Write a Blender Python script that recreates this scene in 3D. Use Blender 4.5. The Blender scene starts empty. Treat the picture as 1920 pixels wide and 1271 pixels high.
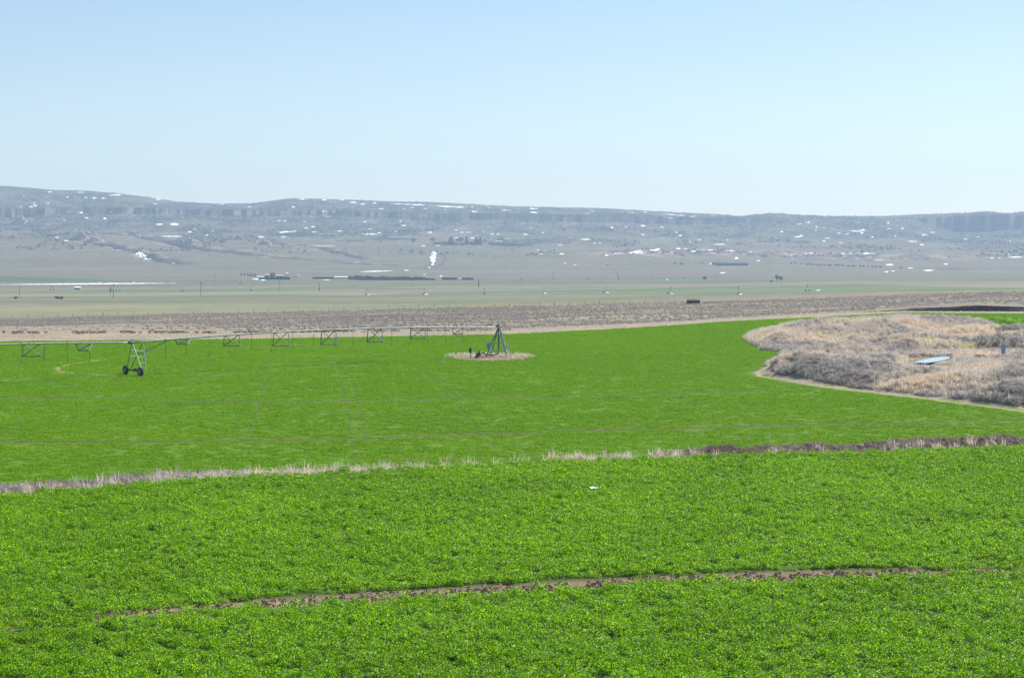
import bpy, math, random
import numpy as np
from mathutils import Vector

# ------------------------------------------------------------------ camera, sky, sun, exposure
SC = bpy.context.scene
COL = SC.collection
F = 4000.0            # focal length in photo pixels (photo 1920 wide)
CAMZ = 16.7           # eye height above the level of the pivot field
HROW = 450.0          # photo row of the true horizon

cam_d = bpy.data.cameras.new("camera")
cam_d.sensor_width = 36.0
cam_d.lens = 36.0 * F / 1920.0
cam_d.shift_y = (HROW - 635.5) / 1920.0
cam_d.clip_start = 0.5
cam_d.clip_end = 60000.0
cam = bpy.data.objects.new("camera", cam_d)
COL.objects.link(cam)
cam.location = (0, 0, CAMZ)
cam.rotation_euler = (math.radians(90), 0, 0)
SC.camera = cam

SUN_AZ, SUN_EL = math.radians(52), math.radians(44)     # azimuth clockwise from the viewing direction
sun_dir = Vector((math.sin(SUN_AZ) * math.cos(SUN_EL), math.cos(SUN_AZ) * math.cos(SUN_EL), math.sin(SUN_EL)))
W = bpy.data.worlds.new("World")
SC.world = W
W.use_nodes = True
wn, wl = W.node_tree.nodes, W.node_tree.links
wn.clear()
sky = wn.new("ShaderNodeTexSky")
sky.sky_type = 'NISHITA'
sky.sun_disc = False
sky.sun_elevation = SUN_EL
sky.sun_rotation = SUN_AZ
sky.altitude = 1300.0
sky.air_density = 1.0
sky.dust_density = 0.75
sky.ozone_density = 2.2
bg = wn.new("ShaderNodeBackground")
bg.inputs["Strength"].default_value = 0.074
wo = wn.new("ShaderNodeOutputWorld")
wl.new(sky.outputs[0], bg.inputs["Color"])
wl.new(bg.outputs[0], wo.inputs["Surface"])

sd = bpy.data.lights.new("sun", 'SUN')
sd.energy = 5.0
sd.angle = math.radians(0.53)
sd.color = (1.0, 0.95, 0.86)
so = bpy.data.objects.new("sun", sd)
COL.objects.link(so)
so.location = (60, 60, 90)
so.rotation_euler = (-sun_dir).to_track_quat('-Z', 'Y').to_euler()

SC.view_settings.view_transform = 'Standard'
SC.view_settings.look = 'None'
SC.view_settings.gamma = 1.0
SC.view_settings.exposure = 0.8
SC.cycles.max_bounces = 6
SC.cycles.diffuse_bounces = 3
SC.cycles.glossy_bounces = 2
SC.cycles.transmission_bounces = 3
SC.cycles.volume_bounces = 1
SC.cycles.transparent_max_bounces = 6

RNG = np.random.default_rng(11)
random.seed(5)

# ------------------------------------------------------------------ tags and mesh helpers
def tag(o, label=None, cat=None, group=None, kind=None):
    if label: o["label"] = label
    if cat: o["category"] = cat
    if group: o["group"] = group
    if kind: o["kind"] = kind
    return o

def empty(name, loc=(0, 0, 0), rz=0.0):
    o = bpy.data.objects.new(name, None)
    COL.objects.link(o)
    o.location = loc
    o.rotation_euler = (0, 0, rz)
    o.empty_display_size = 0.5
    return o

class MB:
    """collects faces for one mesh"""
    def __init__(s): s.v = []; s.f = []
    def add(s, vs, fs):
        n = len(s.v); s.v += [tuple(p) for p in vs]; s.f += [tuple(i + n for i in q) for q in fs]; return s
    def box(s, x0, x1, y0, y1, z0, z1, rz=0.0, c=(0, 0, 0)):
        vs = [(x, y, z) for z in (z0, z1) for y in (y0, y1) for x in (x0, x1)]
        ca, sa = math.cos(rz), math.sin(rz)
        vs = [(c[0] + x * ca - y * sa, c[1] + x * sa + y * ca, c[2] + z) for x, y, z in vs]
        return s.add(vs, [(0, 2, 3, 1), (4, 5, 7, 6), (0, 1, 5, 4), (2, 6, 7, 3), (0, 4, 6, 2), (1, 3, 7, 5)])
    def path(s, pts, r, n=6, r2=None):
        pts = [Vector(p) for p in pts]
        rs = [r if r2 is None else r + (r2 - r) * i / (len(pts) - 1) for i in range(len(pts))]
        vs, fs = [], []
        for i, p in enumerate(pts):
            d = (pts[min(i + 1, len(pts) - 1)] - pts[max(i - 1, 0)]).normalized()
            up = Vector((0, 0, 1)) if abs(d.z) < 0.95 else Vector((1, 0, 0))
            a = d.cross(up).normalized(); b = d.cross(a).normalized()
            for k in range(n):
                t = 2 * math.pi * k / n
                vs.append(p + (a * math.cos(t) + b * math.sin(t)) * rs[i])
        for i in range(len(pts) - 1):
            for k in range(n):
                k2 = (k + 1) % n
                fs.append((i * n + k, i * n + k2, (i + 1) * n + k2, (i + 1) * n + k))
        fs.append(tuple(range(n - 1, -1, -1)))
        m = (len(pts) - 1) * n
        fs.append(tuple(range(m, m + n)))
        return s.add(vs, fs)
    def prism(s, poly, z0, z1):
        n = len(poly)
        vs = [(x, y, z0) for x, y in poly] + [(x, y, z1) for x, y in poly]
        return s.add(vs, [tuple(range(n - 1, -1, -1)), tuple(range(n, 2 * n))] + [(k, (k + 1) % n, n + (k + 1) % n, n + k) for k in range(n)])
    def build(s, name, mat, parent=None, smooth=False, bevel=0.0):
        me = bpy.data.meshes.new(name)
        me.from_pydata(s.v, [], s.f)
        me.materials.append(mat)
        if smooth:
            me.polygons.foreach_set("use_smooth", [True] * len(me.polygons))
        o = bpy.data.objects.new(name, me)
        COL.objects.link(o)
        if parent is not None: o.parent = parent
        if bevel:
            b = o.modifiers.new("bevel", 'BEVEL'); b.width = bevel; b.segments = 2
        return o

def fast_mesh(name, V, Fq, mat, smooth=False):
    """V (n,3), Fq (m,k) arrays"""
    me = bpy.data.meshes.new(name)
    n, m, k = len(V), len(Fq), Fq.shape[1]
    me.vertices.add(n); me.vertices.foreach_set("co", np.ascontiguousarray(V, np.float32).ravel())
    me.loops.add(m * k); me.loops.foreach_set("vertex_index", np.ascontiguousarray(Fq, np.int32).ravel())
    me.polygons.add(m)
    me.polygons.foreach_set("loop_start", np.arange(0, m * k, k, dtype=np.int32))
    me.polygons.foreach_set("use_smooth", np.full(m, smooth, dtype=bool))
    me.update(calc_edges=True)
    me.materials.append(mat)
    return me

# ------------------------------------------------------------------ materials
def mat_new(name):
    m = bpy.data.materials.new(name); m.use_nodes = True
    nt = m.node_tree; nt.nodes.clear()
    out = nt.nodes.new("ShaderNodeOutputMaterial")
    return m, nt.nodes, nt.links, out

def noise(N, L, vec, scale, detail=4.0, rough=0.6, dist=0.0):
    n = N.new("ShaderNodeTexNoise"); n.inputs["Scale"].default_value = scale
    n.inputs["Detail"].default_value = detail; n.inputs["Roughness"].default_value = rough
    n.inputs["Distortion"].default_value = dist
    if vec is not None: L.new(vec, n.inputs["Vector"])
    return n.outputs["Fac"]

def ramp(N, L, fac, stops):
    r = N.new("ShaderNodeValToRGB"); L.new(fac, r.inputs[0])
    e = r.color_ramp.elements
    while len(e) > 1: e.remove(e[-1])
    e[0].position = stops[0][0]; e[0].color = (*stops[0][1], 1)
    for p, c in stops[1:]:
        q = e.new(p); q.color = (*c, 1)
    return r.outputs[0]

def mixc(N, L, fac, a, b, mode='MIX'):
    m = N.new("ShaderNodeMix"); m.data_type = 'RGBA'; m.blend_type = mode
    for sock, v in ((m.inputs[0], fac), (m.inputs[6], a), (m.inputs[7], b)):
        if isinstance(v, (int, float)): sock.default_value = v
        elif isinstance(v, tuple): sock.default_value = (*v, 1)
        else: L.new(v, sock)
    return m.outputs[2]

def worldpos(N): return N.new("ShaderNodeNewGeometry").outputs["Position"]

def surf(name, c, rough=0.6, metal=0.0, var=0.25, scale=3.0, bump=0.0, spec=0.5):
    """a plain painted, wooden or metal surface with worn, uneven tone"""
    m, N, L, out = mat_new(name)
    p = N.new("ShaderNodeBsdfPrincipled")
    tc = N.new("ShaderNodeTexCoord").outputs["Object"]
    f = noise(N, L, tc, scale, 6, 0.65)
    lo = tuple(max(0, v * (1 - var)) for v in c); hi = tuple(min(1, v * (1 + var)) for v in c)
    L.new(ramp(N, L, f, [(0.3, lo), (0.7, hi)]), p.inputs["Base Color"])
    p.inputs["Roughness"].default_value = rough; p.inputs["Metallic"].default_value = metal
    p.inputs["Specular IOR Level"].default_value = spec
    if bump:
        b = N.new("ShaderNodeBump"); b.inputs["Strength"].default_value = bump; b.inputs["Distance"].default_value = 0.02
        L.new(noise(N, L, tc, scale * 6, 5), b.inputs["Height"]); L.new(b.outputs[0], p.inputs["Normal"])
    L.new(p.outputs[0], out.inputs[0])
    return m

def ground_mat(name, fine=1.0, coarse=0.06, amp=0.35, bump=0.5, bdist=0.1):
    """colour from the surface's own ground-cover map (attribute) broken up by procedural noise"""
    m, N, L, out = mat_new(name)
    p = N.new("ShaderNodeBsdfPrincipled")
    at = N.new("ShaderNodeAttribute"); at.attribute_name = "cover"
    pos = worldpos(N)
    f1 = noise(N, L, pos, fine, 5, 0.7); f2 = noise(N, L, pos, coarse, 4, 0.6)
    c1 = ramp(N, L, f1, [(0.3, (1 - amp,) * 3), (0.7, (1 + amp,) * 3)])
    c2 = ramp(N, L, f2, [(0.3, (0.86, 0.88, 0.86)), (0.7, (1.14, 1.12, 1.1))])
    c = mixc(N, L, 1.0, at.outputs["Color"], c1, 'MULTIPLY')
    c = mixc(N, L, 1.0, c, c2, 'MULTIPLY')
    L.new(c, p.inputs["Base Color"])
    p.inputs["Roughness"].default_value = 0.95
    p.inputs["Specular IOR Level"].default_value = 0.1
    b = N.new("ShaderNodeBump"); b.inputs["Strength"].default_value = bump; b.inputs["Distance"].default_value = bdist
    L.new(f1, b.inputs["Height"]); L.new(b.outputs[0], p.inputs["Normal"])
    L.new(p.outputs[0], out.inputs[0])
    return m

def plant_mat(name, stops, trans=0.35, rough=0.45, spec=0.4, patch=0.15, patch_mul=((0.8,) * 3, (1.15,) * 3), leaf_attr=True):
    m, N, L, out = mat_new(name)
    p = N.new("ShaderNodeBsdfPrincipled"); t = N.new("ShaderNodeBsdfTranslucent"); mx = N.new("ShaderNodeMixShader")
    at = N.new("ShaderNodeAttribute"); at.attribute_name = "leaf"
    c = ramp(N, L, at.outputs["Fac"], stops)
    f = noise(N, L, worldpos(N), patch, 4, 0.6)
    c = mixc(N, L, 1.0, c, ramp(N, L, f, [(0.35, patch_mul[0]), (0.65, patch_mul[1])]), 'MULTIPLY')
    L.new(c, p.inputs["Base Color"]); L.new(c, t.inputs["Color"])
    p.inputs["Roughness"].default_value = rough; p.inputs["Specular IOR Level"].default_value = spec
    mx.inputs[0].default_value = trans
    L.new(p.outputs[0], mx.inputs[1]); L.new(t.outputs[0], mx.inputs[2]); L.new(mx.outputs[0], out.inputs[0])
    return m

M = {}
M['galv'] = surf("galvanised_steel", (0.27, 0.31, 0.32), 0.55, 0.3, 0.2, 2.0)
M['galv_dark'] = surf("dark_shaded_steel", (0.09, 0.125, 0.135), 0.6, 0.3, 0.3, 2.0)  # dark steel; on legs and trusses it paints the shaded side
M['tyre'] = surf("tyre_rubber", (0.02, 0.02, 0.022), 0.85, 0, 0.4, 8, 0.3)
M['hose'] = surf("black_hose", (0.03, 0.035, 0.035), 0.6)
M['blue'] = surf("blue_paint", (0.10, 0.34, 0.62), 0.4, 0, 0.12)
M['paleblue'] = surf("pale_blue_paint", (0.22, 0.36, 0.44), 0.45, 0, 0.2)
M['black'] = surf("black_paint", (0.015, 0.015, 0.017), 0.5)
M['white'] = surf("white_paint", (0.75, 0.76, 0.76), 0.5, 0, 0.08)
M['wood'] = surf("weathered_wood", (0.11, 0.095, 0.08), 0.85, 0, 0.35, 4, 0.3)
M['darkwood'] = surf("dark_wood", (0.035, 0.035, 0.04), 0.85, 0, 0.35, 0.4, 0.3)
M['roof'] = surf("metal_roof", (0.5, 0.52, 0.54), 0.45, 0.2, 0.12, 0.3)
M['barn'] = surf("barn_red", (0.12, 0.045, 0.04), 0.8, 0, 0.3, 0.5)
M['wall'] = surf("shed_wall", (0.25, 0.27, 0.3), 0.8, 0, 0.2, 0.5)
M['glass'] = surf("window_glass", (0.03, 0.04, 0.05), 0.15, 0, 0.1)
M['snow'] = surf("snow", (0.86, 0.88, 0.92), 0.6, 0, 0.05, 0.05)
M['paper'] = surf("paper", (0.8, 0.8, 0.78), 0.7, 0, 0.05)
M['rust'] = surf("rusty_iron", (0.10, 0.06, 0.045), 0.9, 0, 0.4, 5, 0.3)
M['rock'] = surf("pale_rock", (0.46, 0.34, 0.25), 0.95, 0, 0.35, 0.15, 0.6)
M['darkcloth'] = surf("dark_sheet_metal", (0.03, 0.032, 0.045), 0.7, 0, 0.3, 0.8)

# ------------------------------------------------------------------ numpy value noise
def _h(ix, iy, seed):
    h = (ix.astype(np.int64) * 374761393 + iy.astype(np.int64) * 668265263 + seed * 1442695041) & 0xffffffff
    h = ((h ^ (h >> 13)) * 1274126177) & 0xffffffff
    return ((h ^ (h >> 16)) & 0xffff) / 65535.0
def vn(x, y, seed=0):
    ix, iy = np.floor(x), np.floor(y); fx, fy = x - ix, y - iy
    fx = fx * fx * (3 - 2 * fx); fy = fy * fy * (3 - 2 * fy)
    a, b = _h(ix, iy, seed), _h(ix + 1, iy, seed); c, d = _h(ix, iy + 1, seed), _h(ix + 1, iy + 1, seed)
    return (a + (b - a) * fx) * (1 - fy) + (c + (d - c) * fx) * fy
def fbm(x, y, seed=0, oct=4, gain=0.5):
    s = 0; a = 1; t = 0
    for k in range(oct):
        s = s + a * vn(x * 2 ** k, y * 2 ** k, seed + k * 17); t += a; a *= gain
    return s / t          # 0..1
def sst(a, b, v):
    t = np.clip((v - a) / (b - a), 0, 1); return t * t * (3 - 2 * t)

# ------------------------------------------------------------------ terrain
def P(*pairs):
    xs, ys = [p[0] for p in pairs], [p[1] for p in pairs]
    return lambda px: np.interp(px, xs, ys)
NC = 1500
PX = np.linspace(-700, 2620, NC)
U = (PX - 960) / F
def zrow(row, d): return CAMZ - (row - HROW) * d / F
def drow(row, z): return (CAMZ - z) * F / (row - HROW)
NEARZ = 2.4
edge_row = P((-700, 985), (0, 932), (240, 912), (480, 896), (960, 873), (1280, 859), (1600, 850), (1920, 841), (2620, 825))
bank_row = P((-700, 940), (0, 914), (60, 913), (140, 908), (300, 893), (420, 893), (560, 888), (700, 884), (860, 882), (980, 878), (1030, 868), (1180, 862),
             (1300, 853), (1340, 845), (1450, 842), (1560, 838), (1700, 830), (1800, 828), (1870, 821), (1920, 824), (2620, 812))
far_edge = P((-700, 648), (0, 640), (480, 635), (960, 626), (1200, 614), (1360, 603), (1600, 591), (1700, 586), (1920, 588), (2620, 590))
strip_row = P((-700, 632), (0, 622), (480, 622), (960, 618), (1200, 608), (1360, 599), (1600, 587), (1680, 584), (1920, 584), (2620, 586))
bank_top = P((-700, 631), (0, 621), (480, 621), (960, 617), (1200, 607), (1360, 598), (1600, 585), (1660, 582), (1720, 577), (1780, 575.5), (1830, 572), (1920, 575), (2620, 575))
fence_row = P((-700, 606), (0, 599), (240, 593), (480, 587), (700, 581), (960, 575), (1240, 568), (1440, 562), (1700, 553), (1920, 548), (2620, 536))
flat_row = P((-700, 572), (0, 566), (480, 563), (960, 559), (1440, 550), (1920, 540), (2620, 534))
ridge_row = P((-700, 342), (0, 348), (60, 352), (100, 356), (160, 357), (215, 362), (250, 366), (290, 371), (330, 378), (400, 382), (470, 381), (510, 376), (540, 372), (600, 372),
              (660, 374), (760, 378), (800, 378), (880, 382), (960, 386), (1040, 389), (1150, 391), (1260, 398), (1340, 401), (1390, 405), (1420, 402), (1440, 402), (1496, 402),
              (1506, 405), (1540, 405), (1680, 405), (1700, 403), (1750, 401), (1800, 400), (1850, 396), (1890, 400), (1920, 397), (2620, 392))
cl_top = P((-700, 386), (0, 391), (60, 392), (100, 390), (130, 394), (155, 398), (162, 392), (240, 388), (300, 390), (400, 392), (480, 393), (530, 395), (620, 393), (700, 397),
           (780, 398), (960, 400), (1100, 403), (1300, 407), (1440, 408), (1600, 410), (1720, 409), (1748, 404), (1775, 407), (1800, 403), (1860, 402), (1905, 405), (1920, 402), (2620, 398))
cl_bot = P((-700, 402), (0, 408), (60, 406), (100, 402), (130, 399), (155, 400), (162, 400), (240, 402), (300, 401), (400, 403), (480, 403), (530, 405), (620, 402), (700, 407),
           (780, 412), (960, 412), (1100, 416), (1300, 420), (1440, 416), (1600, 413), (1720, 412), (1752, 422), (1790, 434), (1860, 436), (1920, 432), (2620, 426))
KNOLL = np.array([(1397, 634), (1425, 656), (1475, 660), (1440, 684), (1418, 698), (1470, 712), (1560, 724), (1680, 738), (1800, 752), (1920, 768), (2150, 800), (2620, 850),
                  (2620, 600), (2150, 600), (1920, 607), (1830, 606), (1780, 601), (1700, 595), (1600, 600), (1500, 606), (1450, 616), (1410, 626)], float)
def dmid(r): return min(21.84 / ((r - HROW) / F + .0167), 308) if r > 667 else drow(r, 0.0)
KG = np.array([((p - 960) / F * dmid(r), dmid(r)) for p, r in KNOLL])

def in_poly(x, y, poly):
    inside = np.zeros(np.shape(x), bool); n = len(poly)
    for i in range(n):
        (x0, y0), (x1, y1) = poly[i], poly[(i + 1) % n]
        c = ((y0 > y) != (y1 > y)) & (x < (x1 - x0) * (y - y0) / (y1 - y0 + 1e-9) + x0)
        inside ^= c
    return inside
def poly_dist(x, y, poly, closed=True):
    best = np.full(np.shape(x), 1e9); n = len(poly)
    for i in range(n if closed else n - 1):
        (x0, y0), (x1, y1) = poly[i], poly[(i + 1) % n]
        dx, dy = x1 - x0, y1 - y0
        t = np.clip(((x - x0) * dx + (y - y0) * dy) / (dx * dx + dy * dy + 1e-9), 0, 1)
        best = np.minimum(best, np.hypot(x - x0 - t * dx, y - y0 - t * dy))
    return best
# bumps of the weedy knoll: (px, row seen at the foot, along, across, height)
BUMPS = [(1560, 270, 9, 6, 2.6), (1630, 268, 9, 6, 2.7), (1505, 278, 7, 6, 1.9), (1690, 257, 7, 5, 1.5), (1760, 252, 9, 6, 0.9), (1860, 250, 7, 6, 1.9), (1930, 247, 9, 6, 1.9), (2050, 236, 14, 8, 2.0),
         (1480, 345, 10, 12, 2.3), (1560, 348, 10, 12, 3.0), (1640, 346, 9, 10, 3.1), (1680, 358, 8, 8, 3.0), (1760, 372, 10, 10, 2.6), (1560, 308, 9, 5, 1.2), (1740, 330, 7, 5, 1.9),
         (1850, 352, 12, 5, 2.0), (1890, 400, 12, 8, 2.2), (1780, 318, 10, 4, 1.3), (2000, 330, 14, 8, 2.0)]
def knoll_mask(x, y):
    ok = (x > 20) & (y > 180) & (y < 520)
    m = np.zeros(np.shape(x)); 
    if ok.any():
        xx, yy = x[ok], y[ok]
        ins = in_poly(xx, yy, KG)
        dd = poly_dist(xx, yy, KG)
        # the green corner of crop inside the weedy ground, and the small green strip
        m[ok] = np.where(ins, dd, -dd)
    else: m -= 1
    m[~ok] = -99
    return m
GREEN_IN = [((p - 960) / F * drow(r, 0.0), drow(r, 0.0)) for p, r in [(1815, 616), (1850, 611), (1920, 608), (2100, 606), (2100, 640), (1920, 631), (1870, 623)]]
TRACK = P((-700, 1235), (0, 1171), (200, 1159), (420, 1138), (640, 1123), (960, 1104), (1280, 1086), (1500, 1078), (1700, 1075), (1920, 1072), (2620, 1072))

def gully(poly, w, depth):
    return (np.array([((p - 960) / F * d, d) for p, d in poly]), w, depth)

YARDP = [((p - 960) / F * d, d) for p, d in [(1655, 299), (1690, 264), (1830, 262), (1920, 285), (2000, 292), (2000, 318), (1820, 318), (1770, 312), (1655, 312)]]
def bump_z(x, y):
    z = np.zeros(np.shape(x))
    ok = (x > 20) & (y > 190) & (y < 520)
    xx, yy = x[ok], y[ok]; zz = np.zeros(xx.shape)
    if xx.size:
        for p, d, a, b, h in BUMPS:
            cx = (p - 960) / F * d
            zz = np.maximum(zz, h * np.exp(-((xx - cx) / a) ** 2 * 0.8 - ((yy - d) / b) ** 2 * 0.8))
        km = knoll_mask(xx, yy)
        f = sst(-1.0, 5.0, km)
        zz = zz * f + f * (fbm(xx * 0.22, yy * 0.22, 5, 4) - 0.42) * 2.2
        yd = in_poly(xx, yy, YARDP); zz = np.where(yd, np.clip(zz, -0.1, 0.12), zz)
        z[ok] = zz
    return z

SEG = []     # (name of the zone, rows in the segment, start line, end line)
def line(row=None, d=None, z=None):
    if row is None:
        d = np.full(NC, float(d)); z = np.full(NC, float(z)) if np.isscalar(z) else z
        return d, z
    r = row(PX) if callable(row) else np.full(NC, float(row))
    if d is None: return drow(r, z), np.full(NC, float(z))
    dd = d(PX) if callable(d) else (np.full(NC, float(d)) if np.isscalar(d) else d)
    return dd, zrow(r, dd)
mid = lambda d: -0.0167 * np.clip(308 - d, 0, 200)
E = line(edge_row, z=NEARZ)
Lm = [line(d=-60, z=NEARZ), line(d=60, z=NEARZ), E,
      (E[0] + 2.5, E[1] - 1.0), line(bank_row, d=E[0] + 11), (E[0] + 34, mid(E[0] + 34))]
Lm += [line(d=308, z=0.0), line(far_edge, z=0.0)]
d7 = Lm[-1][0]
Lm += [line(strip_row, d=d7 + 30), line(bank_top, d=d7 + 31), line(fence_row, d=770), line(flat_row, d=1180),
       line(P((-700, 550), (960, 548), (1920, 537), (2620, 533)), d=1720), line(P((-700, 533), (960, 533), (1920, 527)), d=2350),
       line(P((-700, 522), (960, 522), (1920, 518)), d=3050), line(P((-700, 503), (0, 503), (960, 506), (1920, 505)), d=3800),
       line(P((-700, 475), (0, 478), (960, 488), (1920, 488)), d=4500), line(P((-700, 442), (0, 444), (400, 450), (960, 459), (1920, 466)), d=5200),
       line(P((-700, 420), (0, 425), (400, 424), (960, 432), (1920, 448)), d=6100)]
CAMP = P((-700, 1), (620, 1), (760, .5), (1000, .35), (1700, .35), (1760, 1.6), (2620, 1.6))(PX)
CN = CAMP * (34 * (fbm(PX / 22, PX * 0, 3, 3) - 0.5) * 2 + 12 * (np.abs(fbm(PX / 9, PX * 0 + 5, 8, 2) - 0.5) * 2))
cb_d = 6800 + CN * 1.6
Lm += [line(cl_bot, d=cb_d), line(cl_top, d=cb_d + 26), line(ridge_row, d=7800), (np.full(NC, 8500.0), line(ridge_row, d=7800)[1] - 35), (np.full(NC, 9400.0), line(ridge_row, d=7800)[1] - 150)]
NROW = [6, 230, 12, 30, 20, 190, 120, 18, 6, 80, 60, 40, 30, 30, 36, 44, 56, 60, 60, 22, 90, 4, 4]
ZONE = ['crop_field'] * 2 + ['bank'] * 3 + ['pivot_field'] * 2 + ['rangeland'] * 3 + ['valley_floor'] * 5 + ['hills'] * 8
EASE = {20: 1}
Dg, Zg, Zn, Zk = [], [], [], []
for k, n in enumerate(NROW):
    d0, z0 = Lm[k]; d1, z1 = Lm[k + 1]
    last = k == len(NROW) - 1
    for j in range(n + (1 if last else 0)):
        t = j / n
        Dg.append(d0 + (d1 - d0) * t); Zg.append(z0 + (z1 - z0) * t); Zk.append(k)
Dg, Zg, ZkR = np.array(Dg), np.array(Zg), np.array(Zk)
Zk = np.broadcast_to(ZkR[:, None], Dg.shape)
Xg = U[None, :] * np.maximum(Dg, 60)
PXg = np.broadcast_to(PX[None, :], Dg.shape)
# relief
Zb = Zg.copy()
Zg = Zg + bump_z(Xg, Dg)
# wheel rut and small roughness in the near field
tr_d = drow(TRACK(PX), NEARZ)[None, :]
rut = np.exp(-((Dg - tr_d) / 0.9) ** 2)
near = Dg < 170
Zg = Zg - np.where(near, rut * 0.10, 0) + np.where(near & (rut > 0.02), (fbm(Xg * 2.2, Dg * 2.2, 9, 3) - 0.5) * 0.45 * rut, 0)
bk = (Zk >= 2) & (Zk <= 4)
Zg += np.where(bk, (fbm(Xg * 0.6, Dg * 0.6, 21, 3) - 0.5) * 0.7, 0)
# mid field: gentle swells
Zg += np.where((Zk == 5) | (Zk == 6), (fbm(Xg * 0.02, Dg * 0.02, 31, 2) - 0.5) * 0.5 * sst(170, 220, Dg) * sst(0, 25, d7[None, :] - Dg), 0)
sg = (Zk >= 8) & (Zk <= 10)
Zg += np.where(sg, (fbm(Xg * 0.035, Dg * 0.035, 41, 4) - 0.5) * 1.6 * sst(0, 30, Dg - d7[None, :] - 34), 0)
# far slopes: gullies and spurs, none at the skyline
wfar = sst(3900, 5200, Dg) * (1 - 0.85 * sst(7450, 7750, Dg))
slope_n = (np.abs(fbm(Xg / 260, Dg / 420, 51, 5, 0.55) - 0.5) * 2)
wcl = 1 - 0.7 * np.exp(-((Dg - 6815 - CN[None, :]) / 60) ** 2)
Zg += wfar * wcl * (-22) * (0.35 - slope_n) * np.where(Dg > 5200, 1.0, 0.35)
Zg += wfar * (fbm(Xg / 45, Dg / 60, 61, 4, 0.6) - 0.5) * 9 * wcl
Zg += sst(2600, 3600, Dg) * (1 - wfar) * (fbm(Xg / 300, Dg / 500, 71, 3) - 0.5) * 3
# dissected badlands at the foot of the slope
_bp = [1000, 1130, 1250, 1350, 1500, 1660, 1760, 1920]; _br = [474, 475, 473, 474, 480, 482, 484, 484]
_bd = []
for p_, r_ in zip(_bp, _br):
    c_ = int(round((p_ + 700) / 3320 * (NC - 1))); q_ = HROW + (CAMZ - Zg[:, c_]) * F / np.maximum(Dg[:, c_], 1); _bd.append(float(Dg[:, c_][np.nonzero((Dg[:, c_] > 3000) & (q_ <= r_))[0][0]]))
bad = np.exp(-((Dg - np.interp(PX, _bp, _bd)[None, :]) / 170) ** 2) * sst(1060, 1180, PXg) * sst(1900, 1700, PXg)
Zg += bad * (np.abs(fbm(Xg / 30, Dg / 60, 81, 3) - 0.5) * 2 - 0.3) * 12
def predist(px, row):
    c = int(np.clip(round((px + 700) / 3320 * (NC - 1)), 0, NC - 1)); sel = Dg[:, c] > 3000
    r = HROW + (CAMZ - Zg[sel, c]) * F / Dg[sel, c]; k = np.nonzero(r <= row)[0]
    return float(Dg[sel, c][k[0]]) if len(k) else 7000.0
GUL = [([(195, 458), (225, 463), (250, 469), (272, 475), (290, 483), (312, 490), (332, 494), (348, 495.5)], 17, 9),
       ([(262, 440), (300, 449), (330, 455), (352, 461), (380, 466), (430, 472), (480, 478), (520, 480), (548, 484)], 22, 11),
       ([(478, 452), (505, 457), (560, 459), (600, 466), (640, 474), (677, 485)], 11, 7),
       ([(548, 484), (610, 488.5), (640, 491), (680, 495), (742, 498)], 13, 6),
       ([(135, 448), (160, 452), (195, 457)], 22, 11)]
GUL = [([(p, predist(p, r)) for p, r in pl], w_, dp) for pl, w_, dp in GUL]
GXY = []
for pl, w_, dp in GUL:
    g = np.array([((p - 960) / F * d, d) for p, d in pl]); GXY.append((g, w_, dp))
gdist = np.full(Dg.shape, 1e9); gsel = (Dg > 3700) & (Dg < 5700) & (PXg < 900)
for g, w_, dp in GXY:
    dd = poly_dist(Xg[gsel] + 30 * (fbm(Xg[gsel] / 40, Dg[gsel] / 40, 91, 3) - 0.5), Dg[gsel], g, False)
    Zg[gsel] -= dp * np.exp(-(dd / w_) ** 2)
    gdist[gsel] = np.minimum(gdist[gsel], dd / w_)

# lookup of the ground height anywhere, and of the ground point seen at a photo pixel
DQ = np.concatenate([np.arange(-60, 60, 4), np.arange(60, 200, 0.5), np.arange(200, 560, 1.0), np.arange(560, 1200, 3.0), np.arange(1200, 3000, 8.0), np.arange(3000, 9400, 6.0)])
ZQ = np.array([np.interp(DQ, Dg[:, i], Zg[:, i]) for i in range(NC)])
def zat(x, y):
    x = np.asarray(x, float); y = np.asarray(y, float)
    u = x / np.maximum(y, 60); ci = np.clip((u * F + 960 + 700) / (3320) * (NC - 1), 0, NC - 1.001)
    i0 = ci.astype(int); fi = ci - i0
    k = np.clip(np.searchsorted(DQ, y) - 1, 0, len(DQ) - 2); fk = np.clip((y - DQ[k]) / (DQ[k + 1] - DQ[k]), 0, 1)
    a = ZQ[i0, k] * (1 - fk) + ZQ[i0, k + 1] * fk; b = ZQ[i0 + 1, k] * (1 - fk) + ZQ[i0 + 1, k + 1] * fk
    return a * (1 - fi) + b * fi
def zf(x, y): return float(zat(np.array([x]), np.array([y]))[0])
ROWQ = HROW + (CAMZ - ZQ) * F / np.maximum(DQ, 1)[None, :]
def gp(px, row, dmin=62):
    """ground point that the photo shows at this pixel"""
    i = int(np.clip(round((px + 700) / 3320 * (NC - 1)), 0, NC - 1))
    r = ROWQ[i]; k0 = np.searchsorted(DQ, dmin)
    idx = np.nonzero(r[k0:] <= row)[0]
    k = k0 + (idx[0] if len(idx) else len(DQ) - k0 - 1)
    if k > k0 and r[k - 1] > row:
        t = (r[k - 1] - row) / (r[k - 1] - r[k]); d = DQ[k - 1] + (DQ[k] - DQ[k - 1]) * t
    else: d = DQ[k]
    x = (px - 960) / F * d
    return Vector((x, d, zf(x, d)))
def at_d(px, d, dz=0.0):
    x = (px - 960) / F * d
    return Vector((x, d, zf(x, d) + dz))

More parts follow.
